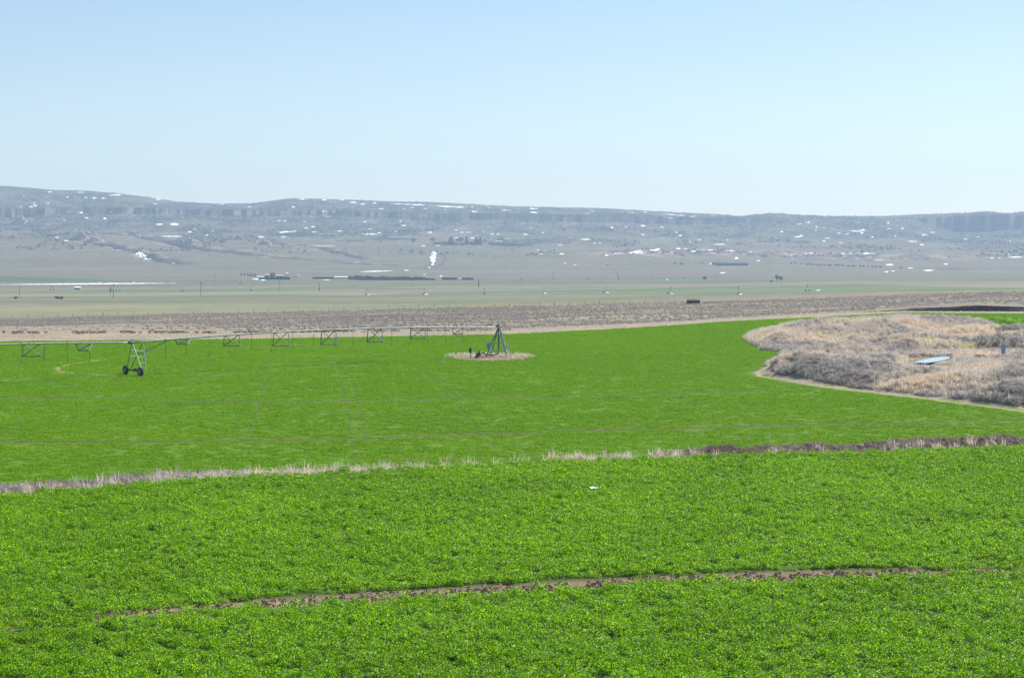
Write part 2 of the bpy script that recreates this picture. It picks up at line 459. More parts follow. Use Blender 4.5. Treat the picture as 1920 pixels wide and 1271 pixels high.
# ground cover map (colours of soil, grass, scrub and rock, some with shade painted in)
Rg = HROW + (CAMZ - Zg) * F / np.maximum(Dg, 1)
C = np.zeros(Dg.shape + (3,))
def paint(mask, c):
    global C
    m = np.clip(mask, 0, 1)[..., None]; C = C * (1 - m) + np.array(c)[None, None, :] * m
n1 = fbm(Xg * 0.8, Dg * 0.8, 101, 4); n2 = fbm(Xg * 0.12, Dg * 0.12, 103, 4)
paint(np.ones(Dg.shape), (0.045, 0.085, 0.012))  # dark ground under the crop: soil and the shade between plants in one colour
paint((Zk < 2) * np.clip(rut * 2.4, 0, 1), (0.20, 0.145, 0.105))
paint(bk * sst(0.2, 0.5, n1), (0.20, 0.15, 0.12)); paint(bk * sst(0.5, 0.7, n2), (0.26, 0.2, 0.16))
paint((Zk == 4) * sst(0.6, 0.9, (Dg - E[0][None, :] - 11) / 23), (0.06, 0.12, 0.02))
midz = (Zk == 5) | (Zk == 6)
paint(midz * 1.0, (0.085, 0.17, 0.012))
# circle tracks of the machine, centred on the pivot point
PVX, PVY = at_d(935, 308).xy
rad = np.hypot(Xg - PVX, Dg - PVY)
RADII = [(58.8, 0.55), (117, 0.5), (89, 0.25), (148, 0.3)]
def mpl(*pr): return np.array([((p - 960) / F * g, g) for p, g in [(p, gp(p, r, 170).y) for p, r in pr]])
MARKS = [(mpl((-150, 744), (140, 747), (480, 752), (700, 751), (960, 748), (1200, 742), (1360, 735), (1550, 727)), 0.32, 0.40),
         (mpl((-150, 829), (240, 829), (480, 826), (700, 820), (960, 811), (1200, 805), (1360, 800), (1600, 795), (1920, 788), (2100, 782)), 0.30, 0.28),
         (mpl((0, 714), (140, 709), (215, 705)), 0.2, 0.45), (mpl((265, 704), (420, 703), (560, 690), (700, 682)), 0.2, 0.5),
         (mpl((628, 663), (640, 720), (655, 790), (664, 868)), 0.16, 0.35), (mpl((650, 665), (668, 740), (690, 830)), 0.13, 0.40),
         (mpl((508, 665), (492, 740), (470, 800), (452, 850)), 0.16, 0.40), (mpl((775, 685), (850, 750), (940, 855)), 0.14, 0.42), (mpl((800, 690), (900, 765), (990, 850)), 0.12, 0.45),
         (mpl((1195, 680), (1212, 715), (1260, 745), (1340, 775), (1405, 801)), 0.22, 0.38), (mpl((30, 790), (90, 745), (150, 715)), 0.14, 0.42), (mpl((320, 760), (350, 720), (380, 690)), 0.14, 0.42),
         (mpl((660, 673), (800, 667), (880, 668)), 0.3, 0.45), (mpl((970, 676), (1100, 690), (1195, 697)), 0.25, 0.5)]
track_m = np.zeros(Dg.shape); fs_ = (Zk == 5) | (Zk == 6)
for pl, wd, q in MARKS:
    tt = np.zeros(Dg.shape); tt[fs_] = np.exp(-(poly_dist(Xg[fs_], Dg[fs_], pl, False) / (wd + (.25 if wd > .25 else .03))) ** 2)
    track_m = np.maximum(track_m, tt * sst(q - 0.2, q, n1) * (1 if wd > .25 else .4))
paint(midz * track_m, (0.075, 0.055, 0.038))  # track soil, darkened to carry the shadow inside the ruts
pad = sst(1.0, 0.75, np.hypot((Xg - PVX + 1.2) / 6.6, (Dg - PVY + 0.5) / 9.0) + 0.9 * (n1 - 0.5))
paint(midz * pad, (0.21, 0.155, 0.115))
km = np.full(Dg.shape, -99.0); ks = (Dg > 190) & (Dg < 560) & (Xg > 15)
km[ks] = knoll_mask(Xg[ks], Dg[ks])
kn_m = sst(-0.4, 0.6, km + 2.0 * (n1 - 0.5))
grn = np.zeros(Dg.shape, bool); grn[ks] = in_poly(Xg[ks], Dg[ks], GREEN_IN)
paint(kn_m, (0.34, 0.29, 0.22)); paint(kn_m * sst(0.45, 0.6, n2), (0.26, 0.22, 0.18)); paint(kn_m * sst(95, 60, np.abs(PXg - 1745)) * sst(22, 10, np.abs(Dg - 296)) * sst(.35, .55, n1), (0.17, 0.145, 0.105))
paint(grn * 1.0, (0.11, 0.22, 0.012))
paint(sst(1.3, .5, ((PXg - 1775) / 70) ** 2 + ((Dg - 322) / 7) ** 2 + 1.2 * (n1 - .5)), (0.22, 0.23, 0.05)); paint(ks * sst(1.2, .6, ((PXg - 1740) / 110) ** 2 + ((Dg - 333) / 2.5) ** 2 + 1.5 * (n1 - .5)), (0.08, 0.065, 0.055))
# earth track round the knoll
KTR = np.array([((p - 960) / F * dmid(r), dmid(r)) for p, r in [(1470, 687), (1440, 690), (1420, 697), (1425, 704), (1500, 717), (1560, 725.5), (1680, 739), (1800, 754), (1920, 770.5), (2200, 820)]])
kt = np.full(Dg.shape, 99.0); kt[ks] = poly_dist(Xg[ks], Dg[ks], KTR, False)
paint(np.exp(-(kt / 0.4) ** 2), (0.33, 0.27, 0.205))
ARC = np.array([((p - 960) / F * d, d) for p, d in [(110, 285), (108, 281), (116, 278), (140, 275), (180, 273), (225, 271)]] )
ARC2 = np.array([((p - 960) / F * d, d) for p, d in [(215, 302), (165, 296), (125, 290), (110, 285)]])
ars = (Dg > 255) & (Dg < 310) & (Xg < -30)
at_ = np.full(Dg.shape, 99.0); at_[ars] = poly_dist(Xg[ars], Dg[ars], ARC, False)
at2 = np.full(Dg.shape, 99.0); at2[ars] = poly_dist(Xg[ars], Dg[ars], ARC2, False)
paint(0.8 * np.exp(-(at_ / 0.3) ** 2), (0.30, 0.22, 0.15)); paint(0.6 * np.exp(-(at2 / 0.4) ** 2), (0.35, 0.28, 0.18))
# strip, sage land
paint((Zk == 7) * 1.0, (0.25, 0.22, 0.165)); paint((Zk == 7) * sst(0.5, 0.65, n2), (0.3, 0.25, 0.18))
paint((Zk == 7) * sst(1300, 1700, PXg) , (0.25, 0.22, 0.165))
paint((Zk == 8) * sst(1640, 1700, PXg), (0.075, 0.065, 0.06)); paint((Zk == 8) * sst(0.56, 0.68, fbm(Xg * .25, Zg * 2.5, 173, 3)) * .8, (0.22, 0.19, 0.155)); paint((Zk == 8) * sst(1640, 1600, PXg), (0.21, 0.18, 0.14))  # dark bank face: shade of the steep side put into its colour
n3 = fbm(Xg * 0.02, Dg * 0.02, 107, 5)
paint((Zk == 9) * 1.0, (0.20, 0.175, 0.145)); paint((Zk == 9) * sst(0.5, 0.65, n3), (0.24, 0.215, 0.165))
paint((Zk == 9) * sst(0.45, 0.6, n1) * 0.5, (0.16, 0.14, 0.125))
lft = (Zk == 9) * sst(700, 200, PXg) * sst(500, 430, Dg); paint(lft * .8, (0.235, 0.2, 0.165))
# far fields by boundary lines (rows are where the boundary is seen, the land lies there)
wob = (fbm(PXg / 90, Dg * 0 + 3, 109, 3) - 0.5) * 1.5
far = Zk >= 10
C0 = None
def above(fn): return sst(0.5, -0.5, Rg + wob - fn(PXg))
n4 = fbm(Xg / 120, Dg / 500, 111, 5); n5 = fbm(Xg / 35, Dg / 90, 113, 4)
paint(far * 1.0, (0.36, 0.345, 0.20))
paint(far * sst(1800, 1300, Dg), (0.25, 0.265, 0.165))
BANDS = [(P((0, 572), (480, 569), (960, 570), (1240, 570), (2620, 570)), (0.205, 0.225, 0.135)),
         (P((0, 569), (480, 567), (700, 566), (960, 560), (1240, 563), (1440, 562), (1700, 556), (2620, 556)), (0.21, 0.20, 0.15)),
         (P((0, 560), (300, 561), (480, 560), (620, 559), (800, 556), (960, 552), (1240, 553), (1440, 551), (1700, 545), (1920, 545)), (0.14, 0.21, 0.105)),
         (P((0, 557), (300, 555), (520, 552), (700, 554), (800, 548), (960, 545), (1240, 540), (1440, 535), (1600, 533), (1720, 536), (1920, 540)), (0.28, 0.25, 0.19)),
         (P((0, 551), (250, 551), (480, 546), (700, 541), (800, 535), (960, 533), (1240, 533), (1440, 528), (1700, 526), (1920, 526)), (0.15, 0.22, 0.12)),
         (P((0, 545), (480, 541), (620, 536), (700, 533), (960, 527), (1240, 527), (1440, 526), (1920, 523)), (0.26, 0.225, 0.19)),
         (P((0, 534), (480, 534), (620, 531), (960, 524), (1240, 524), (1440, 523), (1920, 520)), (0.20, 0.235, 0.15)),
         (P((0, 528), (480, 526), (620, 526), (960, 522), (1440, 520), (1920, 518)), (0.29, 0.26, 0.18))]
for fn, c in BANDS: paint(far * above(fn), c)
paint(far * above(P((0, 529), (300, 527), (2620, 500))) * (1 - above(P((0, 518), (120, 522), (260, 526), (2620, 500)))) * sst(330, 150, PXg), (0.09, 0.2, 0.07))
paint(far * sst(0.52, 0.62, fbm(Xg / 200, Dg / 30, 117, 4)) * 0.35, (0.36, 0.3, 0.22))
paint(far * sst(0.52, 0.64, fbm(Xg / 260, Dg / 60, 119, 4)) * 0.35, (0.15, 0.19, 0.11))
hill = sst(4700, 5500, Dg)
scrub = sst(0.50, 0.60, fbm(Xg / 90, Dg / 260, 121, 5, 0.6)) * hill
paint(scrub * 0.6, (0.085, 0.10, 0.065))
upper = sst(5500, 6300, Dg)
paint(upper * sst(0.44, 0.54, fbm(Xg / 55, Dg / 130, 161, 5, 0.65)) * 0.6, (0.075, 0.088, 0.06))
paint(upper * sst(0.50, 0.56, fbm(Xg / 14, Dg / 45, 163, 3, 0.65)) * 0.5, (0.045, 0.055, 0.045))
paint(hill * sst(0.52, 0.62, fbm(Xg / 20, Dg / 90, 123, 4, 0.65)) * 0.6 * sst(5600, 6400, Dg), (0.06, 0.075, 0.055))
paint(hill * sst(0.55, 0.66, fbm(Xg / 150, Dg / 300, 125, 4)) * 0.4, (0.3, 0.25, 0.18))
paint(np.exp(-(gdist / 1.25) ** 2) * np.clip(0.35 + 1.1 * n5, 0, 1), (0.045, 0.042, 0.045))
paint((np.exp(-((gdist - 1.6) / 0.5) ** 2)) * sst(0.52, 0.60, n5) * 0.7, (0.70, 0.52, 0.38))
for p_, r_, w_, h_ in [(1395, 441, 30, 7), (1352, 436, 9, 4), (1505, 454, 36, 7), (1740, 451, 28, 7), (1424, 453, 12, 5), (286, 478, 16, 8), (300, 409, 50, 5), (230, 393, 60, 8), (110, 392, 60, 8), (345, 411, 40, 4), (60, 425, 40, 5), (430, 404, 60, 6),
                       (1310, 494, 12, 2), (1790, 505, 70, 2), (985, 459, 30, 4), (660, 452, 60, 5), (740, 447, 90, 9), (560, 440, 80, 8), (1150, 405, 200, 8), (1400, 411, 200, 8), (900, 405, 200, 9), (640, 400, 160, 8)]:
    q_ = ((PXg - p_) / (w_ * .5)) ** 2 + ((Rg - r_) / (h_ * .5)) ** 2
    paint((Dg > 3000) * sst(1.5, 0.3, q_ + 1.6 * (n5 - 0.5)) * 0.8, (0.045, 0.055, 0.05))
for p_, r_, w_, h_ in [(168, 453, 60, 8), (355, 451, 30, 7), (495, 456, 24, 6), (600, 461, 60, 3), (1215, 474, 60, 5), (1370, 476, 40, 5), (1255, 478, 30, 4), (1650, 487, 22, 3)]:
    q_ = ((PXg - p_) / (w_ * .5)) ** 2 + ((Rg - r_) / (h_ * .5)) ** 2
    paint((Dg > 3000) * sst(1.2, 0.2, q_ + 1.8 * (n5 - 0.5)) * 0.9, (0.95, 0.68, 0.48))
paint(bad * sst(0.42, 0.6, n5) * 0.9, (0.72, 0.52, 0.42)); paint(bad * sst(0.50, 0.56, fbm(Xg / 18, Dg / 40, 165, 3)) * 0.8, (0.1, 0.085, 0.075))
clf = (Zk == 19); paint(clf * (1 - 0.55 * sst(620, 760, PXg) * sst(1760, 1700, PXg)) * sst(0.30, 0.42, fbm(Xg / 90, Dg * 0, 167, 3)), (0.28, 0.24, 0.20)); paint(clf * sst(0.45, 0.62, fbm(Xg / 30, Zg / 8, 127, 4)) * 0.6, (0.12, 0.11, 0.10))
paint((Zk == 20) * np.exp(-((Dg - 6830 - CN[None, :]) / 60) ** 2) * 0.7, (0.08, 0.095, 0.07))
# the road cut on the slope
ROADP = np.array([((p - 960) / F * d, d) for p, d in [tuple((lambda g: (p, g.y))(gp(p, r))) for p, r in [(828, 473), (824, 480), (823, 488), (817, 496), (806, 503)]]])
rs = (Dg > 3600) & (Dg < 5200) & (PXg > 700) & (PXg < 900)
rd = np.full(Dg.shape, 999.0); rd[rs] = poly_dist(Xg[rs], Dg[rs], ROADP, False)
paint(sst(11, 6, rd), (0.30, 0.235, 0.24)); paint(sst(3, 1.5, np.abs(rd - 11)), (0.15, 0.12, 0.12))

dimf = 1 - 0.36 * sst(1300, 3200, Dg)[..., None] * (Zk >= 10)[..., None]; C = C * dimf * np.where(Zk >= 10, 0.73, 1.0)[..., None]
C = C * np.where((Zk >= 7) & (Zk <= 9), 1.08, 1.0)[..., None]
GM = {'crop_field': ground_mat("alfalfa_soil_shade", 6, 0.3, 0.3), 'bank': ground_mat("bank_soil", 5, 0.5, 0.4, 1.0), 'pivot_field': ground_mat("field_soil", 5, 0.08, 0.3),
      'rangeland': ground_mat("sage_ground", 1.2, 0.05, 0.35, 0.8, 0.4), 'valley_floor': ground_mat("valley_ground", 0.08, 0.006, 0.16, 0.3, 1.0),
      'hills': ground_mat("hill_ground", 0.07, 0.005, 0.4, 0.8, 6.0)}
GLABEL = {'crop_field': ("near field of bright green alfalfa with a bare wheel rut", "field"), 'bank': ("low weedy earth bank behind the near field", "bank"),
          'pivot_field': ("green irrigated field round the centre pivot", "field"), 'rangeland': ("grey brown sagebrush rangeland beyond the field", "rangeland"),
          'valley_floor': ("banded farmland on the wide valley floor", "valley"), 'hills': ("long hazy blue ridge with cliffs and scrub", "hills")}
nm = Dg.shape[0]
for zone in GM:
    rows = [k for k in range(nm) if ZONE[ZkR[k]] == zone]
    r0, r1 = rows[0], min(rows[-1] + 1, nm - 1)
    n = r1 - r0 + 1
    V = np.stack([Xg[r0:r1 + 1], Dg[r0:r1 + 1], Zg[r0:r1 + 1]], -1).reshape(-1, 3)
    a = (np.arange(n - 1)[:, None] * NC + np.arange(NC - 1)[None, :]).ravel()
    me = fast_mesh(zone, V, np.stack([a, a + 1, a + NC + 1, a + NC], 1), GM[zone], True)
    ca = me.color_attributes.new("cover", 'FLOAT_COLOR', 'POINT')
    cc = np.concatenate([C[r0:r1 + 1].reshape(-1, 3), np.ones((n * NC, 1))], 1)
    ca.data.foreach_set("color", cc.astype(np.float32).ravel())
    o = bpy.data.objects.new(zone, me); COL.objects.link(o)
    tag(o, GLABEL[zone][0], GLABEL[zone][1], kind="structure")

# ------------------------------------------------------------------ air
hz = MB().box(-4300, 4300, -75, 9600, -60, 330).build("haze", bpy.data.materials.new("haze_air"))
hm = hz.data.materials[0]; hm.use_nodes = True; hn = hm.node_tree.nodes; hn.clear()
pv = hn.new("ShaderNodeVolumePrincipled"); ho = hn.new("ShaderNodeOutputMaterial")
pv.inputs["Color"].default_value = (0.52, 0.695, 0.94, 1); pv.inputs["Density"].default_value = 0.86e-4
pv.inputs["Anisotropy"].default_value = 0.2
hm.node_tree.links.new(pv.outputs[0], ho.inputs["Volume"])
tag(hz, "thin blue haze filling the valley air", "haze", kind="stuff")
hz.display_type = 'WIRE'

# ------------------------------------------------------------------ scattered plants (stuff)
def proto(name, V, Fq, mat, leaf):
    me = fast_mesh(name, V, Fq, mat)
    a = me.attributes.new("leaf", 'FLOAT', 'FACE'); a.data.foreach_set("value", leaf.astype(np.float32))
    return bpy.data.objects.new(name, me)       # not linked: only its geometry is used by the scatter

def leaves(n, R, h0, h1, size, tilt=0.9, dome=True, seed=0, square=False):
    r = np.random.default_rng(seed)
    if square: px_, py_ = r.uniform(-R, R, n), r.uniform(-R, R, n); hh = r.uniform(h0, h1, n)
    else:
        a = r.uniform(0, 2 * np.pi, n); q = np.sqrt(r.uniform(0, 1, n)); px_, py_ = q * R * np.cos(a), q * R * np.sin(a)
        hh = h0 + (h1 - h0) * (1 - 0.6 * q ** 2) * r.uniform(0.35, 1, n)
    c = np.stack([px_, py_, hh], 1)
    nrm = np.stack([r.normal(0, tilt, n), r.normal(0, tilt, n), np.ones(n)], 1); nrm /= np.linalg.norm(nrm, axis=1)[:, None]
    t = r.normal(0, 1, (n, 3)); t -= (t * nrm).sum(1)[:, None] * nrm; t /= np.linalg.norm(t, axis=1)[:, None]
    b = np.cross(nrm, t); s = (size * r.uniform(0.6, 1.3, n))[:, None]
    V = np.stack([c - t * s, c - b * s * 0.55, c + t * s, c + b * s * 0.55], 1).reshape(-1, 3)
    return V, np.arange(4 * n).reshape(-1, 4), r.uniform(0, 1, n)

def blades(n, R, h, w, lean=0.35, seed=0, wild=0.0):
    r = np.random.default_rng(seed)
    a = r.uniform(0, 2 * np.pi, n); q = np.sqrt(r.uniform(0, 1, n)) * R
    b = np.stack([q * np.cos(a), q * np.sin(a), np.full(n, -0.05)], 1)
    la = r.uniform(0, 2 * np.pi, n); ln = r.uniform(0.1, 1, n) * lean
    hh = h * r.uniform(0.45, 1, n)
    dv = np.stack([np.cos(la) * ln, np.sin(la) * ln, np.ones(n)], 1); dv /= np.linalg.norm(dv, axis=1)[:, None]
    side = np.stack([-np.sin(la + 1.3 * r.normal(0, 1, n)), np.cos(la), np.zeros(n)], 1) * (w * r.uniform(0.6, 1.3, n))[:, None]
    m = b + dv * hh[:, None] * 0.55
    t = b + dv * hh[:, None] + np.stack([np.cos(la) * ln, np.sin(la) * ln, -ln * 0.4], 1) * hh[:, None] * (0.4 + wild)
    V = np.stack([b - side, b + side, m + side * 0.8, m - side * 0.8, t + side * 0.3, t - side * 0.3], 1).reshape(-1, 3)
    k = np.arange(n)[:, None] * 6
    Fq = np.concatenate([k + np.array([[0, 1, 2, 3]]), k + np.array([[3, 2, 4, 5]])], 0)
    lf = r.uniform(0, 1, n)
    return V, Fq, np.concatenate([lf, lf])

def scatter(name, pts, protos, smin, smax, label, cat, seed=0, zs=None, tilt=0.0):
    r = np.random.default_rng(seed); n = len(pts)
    me = bpy.data.meshes.new(name); me.vertices.add(n); me.vertices.foreach_set("co", pts.astype(np.float32).ravel())
    sc = r.uniform(smin, smax, n); sv = np.stack([sc, sc, sc * (zs if zs is not None else r.uniform(0.8, 1.25, n))], 1)
    a = me.attributes.new("scl", 'FLOAT_VECTOR', 'POINT'); a.data.foreach_set("vector", sv.astype(np.float32).ravel())
    rv = np.stack([r.normal(0, tilt, n), r.normal(0, tilt, n), r.uniform(0, 6.283, n)], 1)
    a = me.attributes.new("rot", 'FLOAT_VECTOR', 'POINT'); a.data.foreach_set("vector", rv.astype(np.float32).ravel())
    a = me.attributes.new("pick", 'INT', 'POINT'); a.data.foreach_set("value", r.integers(0, len(protos), n).astype(np.int32))
    for m_ in {p.data.materials[0].name: p.data.materials[0] for p in protos}.values(): me.materials.append(m_)
    o = bpy.data.objects.new(name, me); COL.objects.link(o)
    g = bpy.data.node_groups.new(name + "_nodes", 'GeometryNodeTree')
    g.interface.new_socket("Geometry", in_out='INPUT', socket_type='NodeSocketGeometry')
    g.interface.new_socket("Geometry", in_out='OUTPUT', socket_type='NodeSocketGeometry')
    N, L = g.nodes, g.links
    gi, go = N.new("NodeGroupInput"), N.new("NodeGroupOutput")
    iop = N.new("GeometryNodeInstanceOnPoints"); jn = N.new("GeometryNodeJoinGeometry")
    for p in protos:
        oi = N.new("GeometryNodeObjectInfo"); oi.inputs["Object"].default_value = p; oi.inputs["As Instance"].default_value = False
        gti = N.new("GeometryNodeGeometryToInstance")
        L.new(oi.outputs["Geometry"], gti.inputs[0]); L.new(gti.outputs[0], jn.inputs[0])
    def attr(nm_, t):
        q = N.new("GeometryNodeInputNamedAttribute"); q.data_type = t; q.inputs["Name"].default_value = nm_
        return [s for s in q.outputs if s.enabled and s.name == "Attribute"][0]
    L.new(gi.outputs[0], iop.inputs["Points"]); L.new(jn.outputs[0], iop.inputs["Instance"])
    iop.inputs["Pick Instance"].default_value = True
    L.new(attr("pick", 'INT'), iop.inputs["Instance Index"])
    e2r = N.new("FunctionNodeEulerToRotation"); L.new(attr("rot", 'FLOAT_VECTOR'), e2r.inputs[0]); L.new(e2r.outputs[0], iop.inputs["Rotation"])
    L.new(attr("scl", 'FLOAT_VECTOR'), iop.inputs["Scale"])
    L.new(iop.outputs[0], go.inputs[0])
    md = o.modifiers.new("scatter", 'NODES'); md.node_group = g
    tag(o, label, cat, kind="stuff")
    return o

def field_points(d0, d1, dens, px0=-160, px1=2080, seed=1, ext=0.0):
    """random points over the ground seen between two distances"""
    r = np.random.default_rng(seed)
    u0, u1 = (px0 - 960) / F, (px1 - 960) / F
    w1 = (u1 - u0) * d1 + 2 * ext; n = int(dens * w1 * (d1 - d0))
    d = r.uniform(d0, d1, n); x = u0 * d1 - ext + r.uniform(0, 1, n) * w1
    k = (x > u0 * d - ext) & (x < u1 * d + ext); x, d = x[k], d[k]
    return x, d, x / d * F + 960, r

# near alfalfa
alf = plant_mat("alfalfa_leaf", [(0.0, (0.03, 0.12, 0.002)), (0.45, (0.17, 0.41, 0.002)), (0.8, (0.33, 0.60, 0.003)), (1.0, (0.50, 0.70, 0.006))], 0.5, 0.45, 0.22, 0.12,
                ((0.85, 0.88, 0.85), (1.12, 1.1, 1.1)))
ap = []
for k in range(6):
    V, Fq, lf = leaves(85, 0.22, 0.02, 0.22 + 0.03 * k, 0.034, 0.75, seed=40 + k)
    ap.append(proto("alfalfa_clump", V, Fq, alf, lf))
x, y, px, r = field_points(54, 150, 16.5, -80, 2000, seed=3, ext=9)
ed = np.interp(px, PX, E[0]); td = drow(TRACK(px), NEARZ)
clump = 0.4 * fbm(x * 0.9, y * 0.9, 131, 3, 0.6) + 0.6 * fbm(x * 2.6, y * 2.6, 132, 3, 0.6)
wtr = (0.78 + 0.75 * sst(150, 600, px) * sst(1880, 1600, px)) * (0.3 + 0.7 * sst(40, 230, px)) * (0.7 + 0.9 * fbm(x * 0.8, y * 0.1, 133, 3))
keep = (y < ed - 0.2 + 0.5 * (clump - 0.5)) & (np.abs(y - td + 0.3 * (fbm(x * 0.5, y * 0, 135, 3) - 0.5)) > wtr * 0.85) & (clump + r.uniform(-0.1, 0.1, len(x)) > 0.385)
x, y, clump = x[keep], y[keep], clump[keep]
zsc = 0.45 + 1.05 * sst(0.30, 0.68, clump) * np.random.default_rng(2).uniform(0.7, 1.2, len(x))
scatter("alfalfa", np.stack([x, y, zat(x, y)], 1), ap, 0.8, 1.25, "bright green alfalfa leaves covering the near field", "crop", 4, zs=zsc, tilt=0.08)

# crop of the pivot field
mc = plant_mat("crop_leaf", [(0.0, (0.09, 0.22, 0.003)), (0.5, (0.165, 0.36, 0.004)), (1.0, (0.26, 0.46, 0.006))], 0.4, 0.7, 0.06, 0.04, ((0.95, 0.97, 0.95), (1.05, 1.03, 1.03)))
mp = []
for k in range(6):
    V, Fq, lf = leaves(72, 0.42, 0.0, 0.115, 0.065, 0.7, seed=60 + k, square=True)
    hfix = 0.35 + 0.65 * (np.sin(V[:, 0] * 12 + k) * np.sin(V[:, 1] * 10 + 2 * k) * 0.5 + 0.5)
    V[:, 2] *= np.repeat(hfix[::4], 4)
    mp.append(proto("crop_patch", V, Fq, mc, lf))
x, y, px, r = field_points(168, 500, 2.2, -100, 2020, seed=7, ext=12)
fe = np.interp(px, PX, d7)
nn = fbm(x * 0.8, y * 0.8, 101, 4)
def clear_mask(x, y, nn):
    m = np.zeros(len(x), bool)
    for pl, wd, q in MARKS[:4]: m |= (poly_dist(x, y, pl, False) < wd + .40) & (nn > q - .12)
    m |= np.hypot((x - PVX + 1.2) / 6.6, (y - PVY + 0.5) / 9.0) + 0.9 * (nn - 0.5) < 0.93
    kk = knoll_mask(x, y) + 2.0 * (nn - 0.5); m |= (kk > -0.3) & ~in_poly(x, y, GREEN_IN)
    m |= poly_dist(x, y, KTR, False) < 0.75
    m |= poly_dist(x, y, ARC, False) < 0.42
    m |= ((poly_dist(x, y, ARC2, False) < 0.35) & (nn > .45))
    return m
keep = (y < fe - 1.0) & ~clear_mask(x, y, nn)
# seed-drill lines and thin spots
x, y, nn = x[keep], y[keep], nn[keep]
sw = fbm(x * 0.06, y * 0.25, 137, 3)
lowm = np.ones(len(x))
for pl, wd, q in MARKS[4:]: lowm = np.where((poly_dist(x, y, pl, False) < wd + .17) & (nn > q - .08), 0.15, lowm)
for pl, wd, q in MARKS[:4]: lowm = np.where(poly_dist(x, y, pl, False) < wd + 1.2, 0.65, lowm)
lowm = np.where(poly_dist(x, y, KTR, False) < 2.4, 0.55, lowm)
zsc = 0.85 + 0.25 * sst(0.3, 0.7, fbm(x * 0.35, y * 0.35, 139, 3)) + 0.2 * sw
scatter("crop", np.stack([x, y, zat(x, y)], 1), mp, 0.85, 1.2, "even green crop growing over the pivot field", "crop", 8, zs=zsc * lowm, tilt=0.02)

# dry grass and weeds
tan = plant_mat("dry_grass", [(0.0, (0.47, 0.41, 0.32)), (0.5, (0.70, 0.635, 0.52)), (1.0, (0.86, 0.80, 0.69))], 0.5, 0.7, 0.2, 0.09, ((0.8, 0.82, 0.9), (1.08, 1.0, 0.95)))
gry = plant_mat("grey_weed", [(0.0, (0.27, 0.25, 0.24)), (0.5, (0.52, 0.48, 0.455)), (1.0, (0.74, 0.70, 0.66))], 0.45, 0.8, 0.15, 0.1, ((0.75,) * 3, (1.1,) * 3))
brn = plant_mat("brown_weed", [(0.0, (0.14, 0.105, 0.09)), (0.5, (0.29, 0.225, 0.19)), (1.0, (0.48, 0.40, 0.34))], 0.3, 0.8, 0.15, 0.3, ((0.75,) * 3, (1.15,) * 3))
def tw(k, mat, n=60, R=0.35, s=0.06):
    r_ = np.random.default_rng(900 + k); d_ = r_.normal(0, 1, (n, 3)); d_ /= np.linalg.norm(d_, axis=1)[:, None]; d_[:, 2] = np.abs(d_[:, 2])
    c = d_ * R * r_.uniform(0.55, 1.0, (n, 1)); t = r_.normal(0, 1, (n, 3)); t /= np.linalg.norm(t, axis=1)[:, None]
    b = np.cross(d_, t); V = np.stack([c - t * s * 2.6, c - b * s * 0.3, c + t * s * 2.6, c + b * s * 0.3], 1).reshape(-1, 3)
    return proto("weed_ball", V, np.arange(4 * n).reshape(-1, 4), mat, r_.uniform(0, 1, n))
tanp = [proto("grass_tuft", *(lambda t: (t[0], t[1]))(blades(46, 0.34, 0.75, 0.014, 0.45, 200 + k)), tan, blades(46, 0.34, 0.75, 0.014, 0.45, 200 + k)[2]) for k in range(5)]
gryp = [tw(k, gry, 80, 0.45, 0.07) for k in range(4)]
brnp = [tw(k + 10, brn, 90, 0.32, 0.055) for k in range(4)]
# on the knoll
x, y, px, r = field_points(215, 480, 7.0, 1360, 2060, seed=15, ext=14)
kk = knoll_mask(x, y) + 1.6 * (fbm(x * 0.8, y * 0.8, 101, 4) - 0.5)
POND = [((p - 960) / F * d, d) for p, d in [(1700, 291), (1712, 289.5), (1776, 301), (1790, 305), (1760, 305)]]
YARD = [((p - 960) / F * d, d) for p, d in [(1655, 299), (1700, 287), (1790, 297), (1920, 290), (2000, 292), (2000, 330), (1820, 330), (1770, 309), (1655, 309)]]
keep = (kk > 0) & ~in_poly(x, y, GREEN_IN) & ~(in_poly(x, y, YARD) & (r.uniform(0, 1, len(x)) > 0.45)) & ~((((px - 1775) / 62) ** 2 + ((y - 322) / 6) ** 2 < 1) & (r.uniform(0, 1, len(px)) < .85)) & ~((px > 1700) & (px < 1788) & (y > 284) & (y < 305)) & ~((px > 1685) & (px < 1810) & (y > 257) & (y < 300) & (r.uniform(0, 1, len(px)) < .45))
keep &= poly_dist(x, y, KTR, False) > 1.9
x, y = x[keep], y[keep]
gz = fbm(x * 0.08, y * 0.05, 141, 4) + r.uniform(-0.12, 0.12, len(x))
bare = (fbm(x * 0.12, y * 0.12, 143, 3) > 0.74) & (r.uniform(0, 1, len(x)) > 0.4)
isg = gz > 0.515
a = ~isg & ~bare; b = isg & ~bare
scatter("dry_grass", np.stack([x[a], y[a], zat(x[a], y[a])], 1), tanp, 0.7, 1.3, "tan dry grass over the knoll beside the green field", "grass", 16)
rq = np.random.default_rng(71); tx = rq.uniform(44, 66, 900); ty = rq.uniform(276, 312, 900); kq = (np.abs(ty / tx * 0 + (960 + F * tx / ty) - 1745) < 75) & ~in_poly(tx, ty, [((p_ - 960) / F * d_, d_) for p_, d_ in [(1708, 288), (1786, 305), (1790, 311), (1735, 303)]]); tx, ty = tx[kq], ty[kq]
scatter("short_grass", np.stack([tx, ty, zat(tx, ty)], 1), tanp, 0.12, 0.32, "short dry grass round the pale blue sheet", "grass", 72)
scatter("dry_weeds", np.stack([x[b], y[b], zat(x[b], y[b])], 1), gryp, 0.7, 1.5, "grey tangled dry weeds over the knoll", "weeds", 17)
